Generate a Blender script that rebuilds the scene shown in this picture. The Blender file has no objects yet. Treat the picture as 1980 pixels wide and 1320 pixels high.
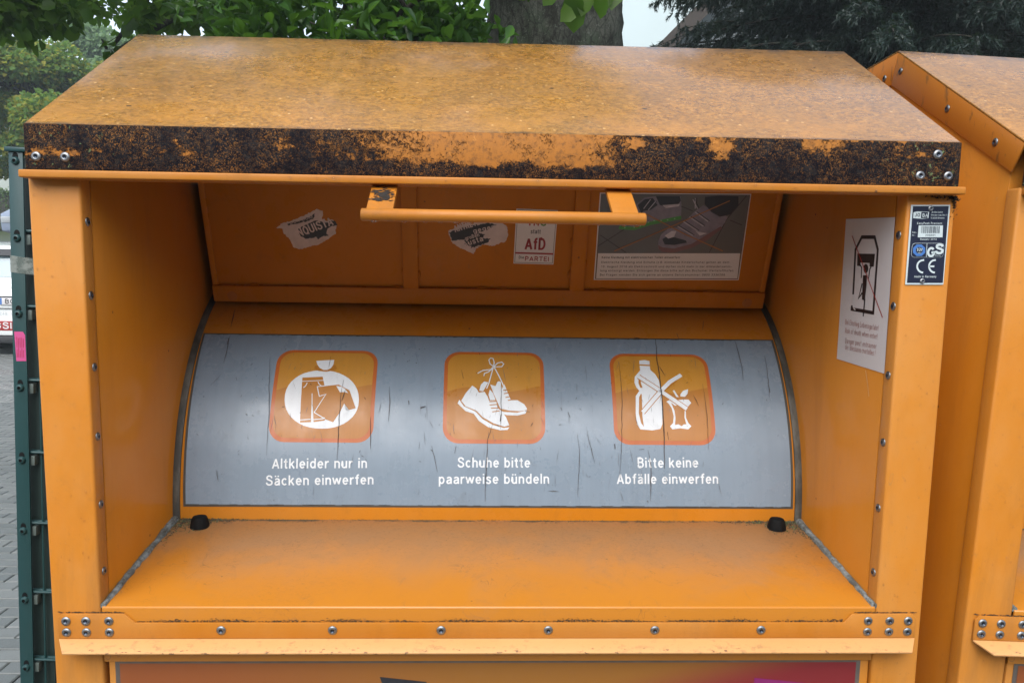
import bpy, bmesh, math, random
import numpy as np
from mathutils import Vector, Matrix
R = math.radians
rnd = random.Random(7)
scene = bpy.context.scene
COL = scene.collection

# ---------------------------------------------------------------- camera, sky, sun, exposure
cam_data = bpy.data.cameras.new("camera")
cam = bpy.data.objects.new("camera", cam_data)
COL.objects.link(cam)
cx = Vector((0.99939059, -0.03163274, 0.01475885))
cy = Vector((-0.01089595, 0.1189847, 0.9928363))
cz = Vector((-0.03316221, -0.99239207, 0.11856752))
M = Matrix((cx, cy, cz)).transposed().to_4x4()
M.translation = Vector((-0.0316, -0.9783, 1.65))
cam.matrix_world = M
cam_data.sensor_width = 36
cam_data.lens = 1500.6 / 1980 * 36
cam_data.shift_x = 24.4 / 1980
cam_data.shift_y = 35.33 / 1980
cam_data.clip_start = 0.02
cam_data.clip_end = 800
scene.camera = cam

world = bpy.data.worlds.new("World")
scene.world = world
world.use_nodes = True
wn = world.node_tree.nodes; wl = world.node_tree.links
for n in list(wn): wn.remove(n)
sky = wn.new("ShaderNodeTexSky"); sky.sky_type = 'NISHITA'; sky.sun_disc = False
sky.sun_elevation = R(47); sky.sun_rotation = R(193)
sky.air_density = 1.0; sky.dust_density = 1.0; sky.ozone_density = 1.0
hsv = wn.new("ShaderNodeHueSaturation"); hsv.inputs['Saturation'].default_value = 0.5
bg = wn.new("ShaderNodeBackground"); bg.inputs['Strength'].default_value = 0.10
wo = wn.new("ShaderNodeOutputWorld")
wl.new(sky.outputs[0], hsv.inputs['Color']); wl.new(hsv.outputs[0], bg.inputs['Color']); wl.new(bg.outputs[0], wo.inputs[0])

sun_data = bpy.data.lights.new("sun", 'SUN'); sun_data.energy = 1.3; sun_data.angle = R(58); sun_data.color = (1, .97, .93)
sun = bpy.data.objects.new("sun", sun_data); COL.objects.link(sun)
sun.rotation_euler = (R(40), 0, R(-13)); sun.location = (0, -3, 8)
scene.view_settings.view_transform = 'Standard'
scene.view_settings.look = 'None'
scene.view_settings.gamma = 1.0
scene.view_settings.use_curve_mapping = False
scene.view_settings.exposure = 1.68

# ---------------------------------------------------------------- helpers
def new_obj(name, me, mat=None, parent=None, smooth=None):
    o = bpy.data.objects.new(name, me); COL.objects.link(o)
    if mat:
        for m in (mat if isinstance(mat, (list, tuple)) else [mat]): me.materials.append(m)
    if parent: o.parent = parent
    return o
def tag(o, label=None, cat=None, group=None, kind=None):
    if label: o['label'] = label
    if cat: o['category'] = cat
    if group: o['group'] = group
    if kind: o['kind'] = kind
    return o
def thing(name, label, cat, loc=(0, 0, 0), rot=(0, 0, 0), group=None):
    o = bpy.data.objects.new(name, None); COL.objects.link(o); o.location = loc; o.rotation_euler = rot
    o.empty_display_size = .1
    return tag(o, label, cat, group)
def finish(name, bm, mat, parent=None, bevel=0, seg=2, smooth=True, angle=35, recalc=True):
    if recalc: bmesh.ops.recalc_face_normals(bm, faces=bm.faces)
    if bevel:
        es = [e for e in bm.edges if len(e.link_faces) == 2 and e.calc_face_angle() > R(25)]
        bmesh.ops.bevel(bm, geom=es, offset=bevel, segments=seg, profile=.5, affect='EDGES', clamp_overlap=True)
    me = bpy.data.meshes.new(name)
    if smooth:
        for f in bm.faces: f.smooth = True
        for e in bm.edges:
            if len(e.link_faces) == 2 and e.calc_face_angle() > R(angle): e.smooth = False
    bm.to_mesh(me); bm.free()
    return new_obj(name, me, mat, parent)
def box(bm, x0, x1, y0, y1, z0, z1, mi=0):
    v = [bm.verts.new((x, y, z)) for x in (x0, x1) for y in (y0, y1) for z in (z0, z1)]
    for q in ((0, 1, 3, 2), (4, 6, 7, 5), (0, 4, 5, 1), (2, 3, 7, 6), (0, 2, 6, 4), (1, 5, 7, 3)):
        f = bm.faces.new([v[i] for i in q]); f.material_index = mi
def prism(bm, prof, a0, a1, axis='x', mi=0):
    def P(a, p):
        return {'x': (a, p[0], p[1]), 'y': (p[0], a, p[1]), 'z': (p[0], p[1], a)}[axis]
    A = [bm.verts.new(P(a0, p)) for p in prof]; B = [bm.verts.new(P(a1, p)) for p in prof]
    n = len(prof)
    fs = [bm.faces.new(A), bm.faces.new(B[::-1])] + [bm.faces.new((A[i], A[(i + 1) % n], B[(i + 1) % n], B[i])) for i in range(n)]
    for f in fs: f.material_index = mi
def tube(bm, pts, r, n=10, caps=True, mi=0):
    pts = [Vector(p) for p in pts]; rings = []
    rs = r if isinstance(r, (list, tuple)) else [r] * len(pts)
    for i, p in enumerate(pts):
        d = (pts[min(i + 1, len(pts) - 1)] - pts[max(i - 1, 0)]).normalized()
        a = d.orthogonal().normalized() if i == 0 else (a - d * a.dot(d)).normalized()
        b = d.cross(a)
        rings.append([bm.verts.new(p + (a * math.cos(t) + b * math.sin(t)) * rs[i]) for t in [2 * math.pi * k / n for k in range(n)]])
    for i in range(len(rings) - 1):
        for k in range(n):
            f = bm.faces.new((rings[i][k], rings[i][(k + 1) % n], rings[i + 1][(k + 1) % n], rings[i + 1][k])); f.material_index = mi
    if caps:
        bm.faces.new(rings[0][::-1]).material_index = mi; bm.faces.new(rings[-1]).material_index = mi
def lathe(bm, prof, n=14, mat=Matrix(), mis=None):
    rings = []
    for (r, h) in prof:
        if r < 1e-6: rings.append([bm.verts.new(mat @ Vector((0, 0, h)))])
        else: rings.append([bm.verts.new(mat @ Vector((r * math.cos(2 * math.pi * k / n), r * math.sin(2 * math.pi * k / n), h))) for k in range(n)])
    for i in range(len(rings) - 1):
        A, B = rings[i], rings[i + 1]
        for k in range(n):
            a, b = A[k % len(A)], A[(k + 1) % len(A)]; c, d = B[(k + 1) % len(B)], B[k % len(B)]
            vs = [a] + ([b] if len(A) > 1 else []) + ([c] if len(B) > 1 else []) + [d]
            f = bm.faces.new(vs); f.material_index = mis[i] if mis else 0

# ---------------------------------------------------------------- material helpers
class NT:
    def __init__(s, name):
        s.m = bpy.data.materials.new(name); s.m.use_nodes = True; s.t = s.m.node_tree
        s.b = s.t.nodes['Principled BSDF']; s.co = None
    def n(s, typ, ins=None, **kw):
        x = s.t.nodes.new('ShaderNode' + typ)
        for k, v in kw.items(): setattr(x, k, v)
        for k, v in (ins or {}).items():
            s.set(x.inputs[k], v)
        return x
    def set(s, sock, v):
        if isinstance(v, bpy.types.NodeSocket): s.t.links.new(v, sock)
        elif isinstance(v, (tuple, list)) and len(v) == 3 and sock.type == 'RGBA': sock.default_value = (*v, 1)
        else: sock.default_value = v
    def obj(s, scale=(1, 1, 1), loc=(0, 0, 0)):
        if not s.co: s.co = s.n('TexCoord').outputs['Object']
        if scale == (1, 1, 1) and loc == (0, 0, 0): return s.co
        return s.n('Mapping', {'Vector': s.co, 'Scale': scale, 'Location': loc}).outputs[0]
    def noise(s, sc, det=4, rough=.55, scale=(1, 1, 1), loc=(0, 0, 0), dist=0):
        return s.n('TexNoise', {'Vector': s.obj(scale, loc), 'Scale': sc, 'Detail': det, 'Roughness': rough, 'Distortion': dist}).outputs['Fac']
    def ramp(s, v, a, b, lo=0., hi=1.):
        return s.n('MapRange', {'Value': v, 'From Min': a, 'From Max': b, 'To Min': lo, 'To Max': hi}, interpolation_type='SMOOTHSTEP').outputs[0]
    def mix(s, f, a, b, mode='MIX'):
        x = s.n('Mix', data_type='RGBA', blend_type=mode)
        s.set(x.inputs[0], f); s.set(x.inputs[6], a); s.set(x.inputs[7], b); return x.outputs[2]
    def math(s, op, a, b=0., c=None):
        x = s.n('Math', operation=op); s.set(x.inputs[0], a); s.set(x.inputs[1], b)
        if c is not None: s.set(x.inputs[2], c)
        return x.outputs[0]
    def xyz(s): return s.n('SeparateXYZ', {0: s.obj()}).outputs
    def bump(s, h, strength=.3, dist=.001):
        s.set(s.b.inputs['Normal'], s.n('Bump', {'Height': h, 'Strength': strength, 'Distance': dist}).outputs[0])
    def out(s, col=None, rough=None, metal=None, spec=None, coat=None):
        if col is not None: s.set(s.b.inputs['Base Color'], col)
        if rough is not None: s.set(s.b.inputs['Roughness'], rough)
        if metal is not None: s.set(s.b.inputs['Metallic'], metal)
        if spec is not None: s.set(s.b.inputs['Specular IOR Level'], spec)
        if coat is not None: s.set(s.b.inputs['Coat Weight'], coat); s.b.inputs['Coat Roughness'].default_value = .12
        return s.m
def flat(name, col, rough=.5, metal=0, spec=None, var=.12, sc=30):
    n = NT(name)
    d = n.noise(sc, 4)
    c = n.mix(d, tuple(x * (1 - var) for x in col), tuple(min(1, x * (1 + var)) for x in col))
    n.bump(n.noise(sc * 8, 2), .06, .0005)
    return n.out(c, rough, metal, spec)

ORANGE = (.52, .176, .010)
def paint(name, rough=.3, grime=.5, bright=1., spots=True, coat=0., spec=.35):
    n = NT(name)
    base = n.mix(n.noise(4, 6, .65, dist=.4), tuple(c * .84 * bright for c in ORANGE), tuple(min(1, c * 1.10 * bright) for c in ORANGE))
    pale = n.math('MULTIPLY', n.ramp(n.noise(3.2, 6, .7, (1, 1, .5), (5, 2, 1)), .34, .70), .50 * grime)
    base = n.mix(pale, base, (.52, .26, .075))
    # grime that ran down the sheet
    g = n.ramp(n.noise(11, 7, .7, (1, 1, .14), dist=.3), .50, .74)
    base = n.mix(n.math('MULTIPLY', g, .34 * grime), base, (.13, .068, .02))
    cl = n.math('MULTIPLY', n.ramp(n.noise(20, 7, .78, (1, 1, .8), (2, 7, 3), dist=.8), .54, .70), n.ramp(n.noise(3.3, 3), .42, .62))
    base = n.mix(n.math('MULTIPLY', cl, .5 * grime), base, (.20, .10, .035))
    fine = n.ramp(n.noise(260, 3, .7), .58, .78)
    base = n.mix(n.math('MULTIPLY', fine, .4 * grime), base, (.18, .085, .03))
    # hairline scuffs
    sc = n.noise(7, 2, .5, (1, 1, 1)); scr = n.n('TexNoise', {'Vector': n.obj((1, 1, .22), (9, 4, 2)), 'Scale': 42., 'Detail': 2., 'Distortion': 1.2}).outputs['Fac']
    line = n.math('MULTIPLY', n.ramp(n.math('ABSOLUTE', n.math('SUBTRACT', scr, .5)), .006, .001), n.ramp(n.noise(5, 3, loc=(8, 8, 1)), .60, .66))
    base = n.mix(n.math('MULTIPLY', line, .5), base, (.30, .16, .06))
    if spots:
        v = n.n('TexVoronoi', {'Vector': n.obj(), 'Scale': 26.}, feature='F1').outputs['Distance']
        sp = n.math('MULTIPLY', n.ramp(v, .06, .035), n.ramp(n.noise(14, 2), .54, .58))
        base = n.mix(n.math('MULTIPLY', sp, .8), base, (.06, .025, .012))
    r = n.ramp(n.math('ADD', n.noise(20, 5, .7), n.math('MULTIPLY', g, .25)), .3, .9, rough * .8, rough * 1.6)
    n.bump(n.math('ADD', n.math('MULTIPLY', n.noise(420, 2), .6), n.math('MULTIPLY', n.noise(6, 2), 6.)), .12, .0009)
    return n.out(base, r, 0, spec, coat)
M_frame = paint("frame paint", .45, .9)
M_inside = paint("inner paint", .30, .5, 1.08, spec=.12)
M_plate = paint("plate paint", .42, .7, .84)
M_side = paint("side paint", .16, .55, spec=.32)

def lip_mat():
    n = NT("lip paint")
    x, y, z = n.xyz()
    base = n.mix(n.noise(6, 4), (.60, .33, .13), (.54, .26, .085))
    dirt = n.math('MULTIPLY', n.ramp(n.noise(70, 5, .7, (1, 1, 2.5)), .52, .66), n.ramp(n.noise(9, 3), .35, .6))
    base = n.mix(n.math('MULTIPLY', dirt, .45), base, (.22, .13, .06))
    tick = n.math('MULTIPLY', n.ramp(n.noise(240, 3, .6, (.5, 1, 1)), .62, .67), n.ramp(z, 1.1595, 1.1565))
    base = n.mix(n.math('MULTIPLY', tick, .8), base, (.12, .06, .03))
    n.bump(n.noise(300, 3), .12, .0006)
    return n.out(base, .42)
M_lip = lip_mat()

def tray_mat():
    n = NT("tray paint")
    x, y, z = n.xyz()
    base = n.mix(n.noise(4, 5, .6), (.50, .188, .018), (.46, .168, .014))
    back = n.ramp(y, .02, .26)
    cl = n.noise(7, 6, .7, (1, 1, 1), dist=.6)
    film = n.ramp(n.math('ADD', n.math('MULTIPLY', back, .55), cl), .50, 1.05)
    base = n.mix(n.math('MULTIPLY', film, .75), base, (.31, .175, .085))
    smear = n.math('MULTIPLY', n.ramp(n.noise(26, 6, .75, (1, .6, 1), dist=1.2), .56, .70), .30)
    base = n.mix(smear, base, (.23, .12, .06))
    fg = n.math('MULTIPLY', n.ramp(n.noise(190, 6, .8), .50, .68), n.ramp(n.math('ADD', n.math('MULTIPLY', back, .4), n.noise(8, 5, .7)), .40, .95))
    base = n.mix(n.math('MULTIPLY', fg, .55), base, (.12, .07, .035))
    hs = n.math('MULTIPLY', n.ramp(n.math('ABSOLUTE', n.math('SUBTRACT', n.noise(13, 3, .6, dist=2.), .5)), .006, .001), n.ramp(n.noise(7, 3, loc=(5, 3, 3)), .54, .62))
    base = n.mix(n.math('MULTIPLY', hs, .55), base, (.13, .07, .035))
    v = n.n('TexVoronoi', {'Vector': n.obj(), 'Scale': 34.}).outputs['Distance']
    sp = n.math('MULTIPLY', n.ramp(v, .06, .04), n.ramp(n.noise(11, 2), .57, .6))
    base = n.mix(n.math('MULTIPLY', sp, .7), base, (.08, .05, .03))
    edge = n.ramp(n.math('ADD', y, n.math('MULTIPLY', n.math('SUBTRACT', n.noise(13, 7, .75), .5), .050)), .2425, .2500)
    base = n.mix(edge, base, (.075, .07, .05))
    n.bump(n.noise(300, 3), .12, .0006)
    return n.out(base, n.ramp(film, 0, 1, .33, .5))
M_tray = tray_mat()

def roof_mat():
    n = NT("weathered roof paint")
    x, y, z = n.xyz()
    grain = n.noise(165, 5, .75, (1, 1.3, 1), dist=.4); mid = n.noise(48, 7, .75, (1, 1.3, 1), dist=.7); big = n.noise(6, 6, .65, (1, 1.8, 1), dist=.5)
    c = n.mix(n.ramp(mid, .30, .72), (.30, .130, .018), (.46, .200, .026))
    c = n.mix(n.math('MULTIPLY', n.ramp(grain, .55, .43), .62), c, (.10, .047, .013))
    g2 = n.noise(120, 7, .82, (1, 1.5, 1), (2, 2, 2), dist=.8)
    c = n.mix(n.math('MULTIPLY', n.ramp(g2, .50, .62), .55), c, (.56, .30, .08))
    c = n.mix(n.math('MULTIPLY', n.ramp(g2, .46, .36), .6), c, (.12, .06, .018))
    c = n.mix(n.math('MULTIPLY', n.ramp(big, .40, .66), .38), c, (.20, .105, .034))
    strk = n.ramp(n.noise(16, 6, .7, (1, .22, .22), dist=.3), .50, .70)
    c = n.mix(n.math('MULTIPLY', strk, .32), c, (.46, .23, .06))
    strd = n.ramp(n.noise(19, 6, .7, (1, .18, .18), (4, 2, 7), dist=.3), .54, .72)
    c = n.mix(n.math('MULTIPLY', strd, .38), c, (.12, .062, .022))
    # the rubbed brighter band near the front edge, and dirt caught at both edges
    c = n.mix(n.math('MULTIPLY', n.math('MULTIPLY', n.ramp(y, .10, .02), n.ramp(n.noise(9, 5, .7), .38, .62)), .55), c, (.46, .20, .03))
    edge = n.math('MAXIMUM', n.ramp(n.math('ADD', y, n.math('MULTIPLY', n.noise(60, 4), .01)), .012, .004), n.ramp(y, .31, .335))
    c = n.mix(n.math('MULTIPLY', edge, n.ramp(n.noise(18, 5, .7), .42, .6, .1, .75)), c, (.035, .022, .016))
    hair = n.math('MULTIPLY', n.ramp(n.math('ABSOLUTE', n.math('SUBTRACT', n.noise(34, 2, .5, dist=1.6), .5)), .007, .001), n.ramp(n.noise(6, 3, loc=(3, 3, 3)), .58, .64))
    c = n.mix(n.math('MULTIPLY', hair, .7), c, (.55, .27, .06))
    v = n.n('TexVoronoi', {'Vector': n.obj(), 'Scale': 70., 'Randomness': 1.}).outputs['Distance']
    sp = n.math('MULTIPLY', n.ramp(v, .17, .10), n.ramp(n.noise(40, 2, loc=(3, 1, 2)), .53, .57))
    c = n.mix(n.math('MULTIPLY', sp, .7), c, (.70, .42, .16))
    v2 = n.n('TexVoronoi', {'Vector': n.obj((1, 1.5, 1), (7, 3, 1)), 'Scale': 20.}).outputs['Distance']
    sd = n.math('MULTIPLY', n.ramp(v2, .09, .05), n.ramp(n.noise(12, 2, loc=(1, 5, 2)), .52, .56))
    c = n.mix(n.math('MULTIPLY', sd, .85), c, (.04, .024, .012))
    n.bump(n.math('ADD', grain, n.math('MULTIPLY', g2, .8)), .35, .0007)
    return n.out(c, n.ramp(n.math('ADD', mid, big), .75, 1.25, .22, .42), 0, .7, .8)
M_roof = roof_mat()

def fascia_mat():
    n = NT("lichen covered fascia")
    x, y, z = n.xyz()
    or_ = n.mix(n.noise(30, 6, .75, dist=1.), (.46, .170, .020), (.27, .105, .020))
    or_ = n.mix(n.math('MULTIPLY', n.ramp(n.noise(150, 5, .75), .46, .64), .6), or_, (.12, .052, .016))
    scr = n.ramp(n.noise(60, 5, .7, (1, 1, 1), dist=3), .62, .68)
    or_ = n.mix(n.math('MULTIPLY', scr, .6), or_, (.50, .21, .04))
    # coverage: high at both ends and along the bottom edge, low in the rubbed middle
    wob = n.math('MULTIPLY', n.math('SUBTRACT', n.noise(9, 3), .5), .22)
    xw = n.math('ADD', x, wob)
    endl = n.ramp(xw, -.02, -.30); endr = n.ramp(xw, .08, .24)
    ends = n.math('MAXIMUM', endl, endr)
    low = n.ramp(n.math('ADD', z, n.math('MULTIPLY', n.math('SUBTRACT', n.noise(24, 4), .5), .020)), 1.781, 1.767)
    big = n.noise(22, 7, .68, (1, 1, 1.5), dist=.9); med = n.noise(95, 5, .75, dist=.6)
    patch = n.noise(13, 4, .6, (1, 1, 1.6), loc=(4.3, 1, 0.6))
    s = n.math('ADD', n.math('MULTIPLY', ends, .46), n.math('MULTIPLY', low, .50))
    s = n.math('ADD', s, n.math('MULTIPLY', n.math('SUBTRACT', big, .5), .9))
    s = n.math('ADD', s, n.math('MULTIPLY', n.math('SUBTRACT', med, .5), .7))
    s = n.math('SUBTRACT', s, n.math('MULTIPLY', n.ramp(patch, .56, .66), .40))
    dith = n.noise(240, 6, .82, dist=1.2)
    s = n.math('ADD', s, n.math('MULTIPLY', n.math('SUBTRACT', dith, .5), 1.35))
    mask = n.ramp(s, .14, .30)
    fleck = n.ramp(n.noise(330, 5, .8, (1, 1, 1), dist=1.4), .52, .58)
    blk = n.mix(n.ramp(n.noise(110, 5, .7), .45, .65), (.004, .0045, .008), (.018, .017, .018))
    blk = n.mix(n.math('MULTIPLY', fleck, n.ramp(n.noise(19, 5), .40, .62, .18, .85)), blk, (.26, .115, .030))
    gr = n.math('MULTIPLY', n.ramp(n.noise(150, 4, .7), .62, .70), n.math('MAXIMUM', n.ramp(x, .44, .55), n.ramp(x, -.44, -.53)))
    blk = n.mix(gr, blk, (.16, .22, .10))
    c = n.mix(mask, or_, blk)
    h = n.math('ADD', n.math('MULTIPLY', mask, .6), n.math('MULTIPLY', n.noise(380, 5, .75), n.math('ADD', mask, .25)))
    n.bump(h, .75, .0016)
    return n.out(c, n.ramp(mask, 0, 1, .6, .85), 0, n.ramp(mask, 0, 1, .25, .12))
M_fascia = fascia_mat()

def strip_mat():
    n = NT("gable strip paint")
    c = n.mix(n.noise(12, 5), (.50, .170, .015), (.40, .135, .014))
    d = n.ramp(n.noise(45, 6, .7, (1, 1, .35)), .56, .66)
    c = n.mix(n.math('MULTIPLY', d, .7), c, (.12, .06, .025))
    n.bump(n.noise(300, 3), .15, .0007)
    return n.out(c, .42)
M_strip = strip_mat()
M_steel = NT("rivet steel").out((.24, .25, .26), .42, 1)
M_hole = flat("rivet core", (.04, .05, .07), .3, .8)
M_black = flat("black rubber", (.004, .004, .004), .75, spec=.2)
M_dark = flat("dark gap", (.015, .01, .006), .8)
def seal_mat():
    n = NT("old sealant")
    c = n.mix(n.ramp(n.noise(60, 6, .75), .4, .62), (.09, .095, .085), (.24, .27, .27))
    c = n.mix(n.ramp(n.noise(140, 4, .7), .58, .66), c, (.045, .035, .02))
    n.bump(n.noise(180, 5, .7), .8, .002)
    return n.out(c, .7)
M_seal = seal_mat()
def edge_mat():
    n = NT("drum edge rubber")
    c = n.mix(n.ramp(n.noise(30, 6, .7, (1, .4, .4)), .4, .65), (.050, .048, .040), (.13, .12, .095))
    return n.out(c, .6)
M_edge = edge_mat()
def debris_mat():
    n = NT("moss and needles")
    r = n.n('NewGeometry').outputs['Random Per Island']
    c = n.mix(r, (.03, .03, .02), (.16, .14, .08)); c = n.mix(n.ramp(r, .8, .82), c, (.10, .15, .05))
    return n.out(c, .8)
M_debris = debris_mat()

def vinyl(name, col, rough=.22, streak=.08, coat=0.):
    n = NT(name)
    s = n.noise(90, 5, .6, (1, .03, .03)); s2 = n.noise(24, 6, .7, (1, .08, .08), (3, 1, 1))
    c = n.mix(s, tuple(k * (1 - streak) for k in col), tuple(min(1, k * (1 + streak)) for k in col))
    c = n.mix(n.math('MULTIPLY', n.ramp(s2, .5, .75), .22), c, tuple(k * .55 for k in col))
    g = n.ramp(n.noise(30, 7, .8, (1, 1, 1), (1, 4, 2), dist=.5), .54, .72)
    c = n.mix(n.math('MULTIPLY', g, .16), c, (.12, .11, .09))
    v = n.n('TexVoronoi', {'Vector': n.obj(), 'Scale': 38.}, feature='F1').outputs['Distance']
    sp = n.math('MULTIPLY', n.ramp(v, .05, .03), n.ramp(n.noise(12, 2), .53, .57))
    c = n.mix(n.math('MULTIPLY', sp, .8), c, (.04, .035, .03))
    n.bump(n.math('ADD', n.noise(60, 4, .6, (1, .06, .06)), n.math('MULTIPLY', n.noise(9, 3), 3.)), .10, .0006)
    return n.out(c, n.ramp(n.math('ADD', n.noise(14, 5, .7), n.math('MULTIPLY', s2, .5)), .4, 1.0, rough * .75, rough * 1.7), 0, .5, coat)
M_grey = vinyl("grey film", (.235, .300, .365), .22)
DM = {
 'white': vinyl("white print", (.78, .82, .84), .27), 'icon': vinyl("icon orange", (.47, .185, .020), .27),
 'iconlight': vinyl("icon light orange", (.56, .26, .035), .27), 'border': vinyl("icon border", (.52, .13, .022), .27),
 'scratch': flat("scratch", (.045, .03, .02), .7), 'filmedge': flat("film edge dirt", (.07, .06, .045), .7),
 'torn': flat("torn paper", (.70, .60, .57), .7, var=.3, sc=60), 'black': flat("black print", (.02, .02, .025), .45),
 'paper': flat("paper", (.80, .78, .78), .45, var=.04), 'paperline': flat("thin rule", (.12, .09, .09), .5), 'maroon': flat("maroon print", (.34, .015, .022), .45),
 'green': flat("green print", (.06, .22, .03), .45), 'ink': flat("ink", (.03, .03, .03), .5), 'tan': flat("brown rule", (.16, .10, .07), .5),
 'photo': flat("photo floor tiles", (.13, .127, .12), .3, var=.2, sc=12), 'photoline': flat("tile joint", (.05, .045, .04), .4),
 'shoe1': flat("silver shoe", (.24, .22, .27), .3, var=.55, sc=70), 'shoedark': flat("dark shoe", (.018, .018, .026), .3), 'shoelite': flat("shoe highlight", (.60, .57, .62), .3, var=.4, sc=90),
 'shoesole': flat("shoe sole", (.20, .10, .10), .35), 'glow': flat("green sole print", (.08, .34, .07), .4), 'glowdot': flat("pale green dots", (.3, .6, .3), .4), 'crossline': flat("cross line", (.42, .17, .04), .4),
 'signwhite': flat("sign enamel", (.58, .56, .56), .3, var=.1, sc=14), 'signblack': flat("sign black", (.02, .012, .012), .4), 'signred': flat("sign red", (.35, .03, .02), .4),
 'signtext': flat("faded red text", (.38, .17, .15), .4), 'scuff': flat("scuff", (.66, .64, .62), .5), 'paintscr': flat("paint scratch", (.60, .38, .16), .5),
 'alu': flat("pale aluminium print", (.50, .57, .58), .35), 'platenavy': flat("plate navy", (.016, .020, .040), .3), 'plateblue': flat("plate blue", (.06, .16, .42), .3),
}
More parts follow.
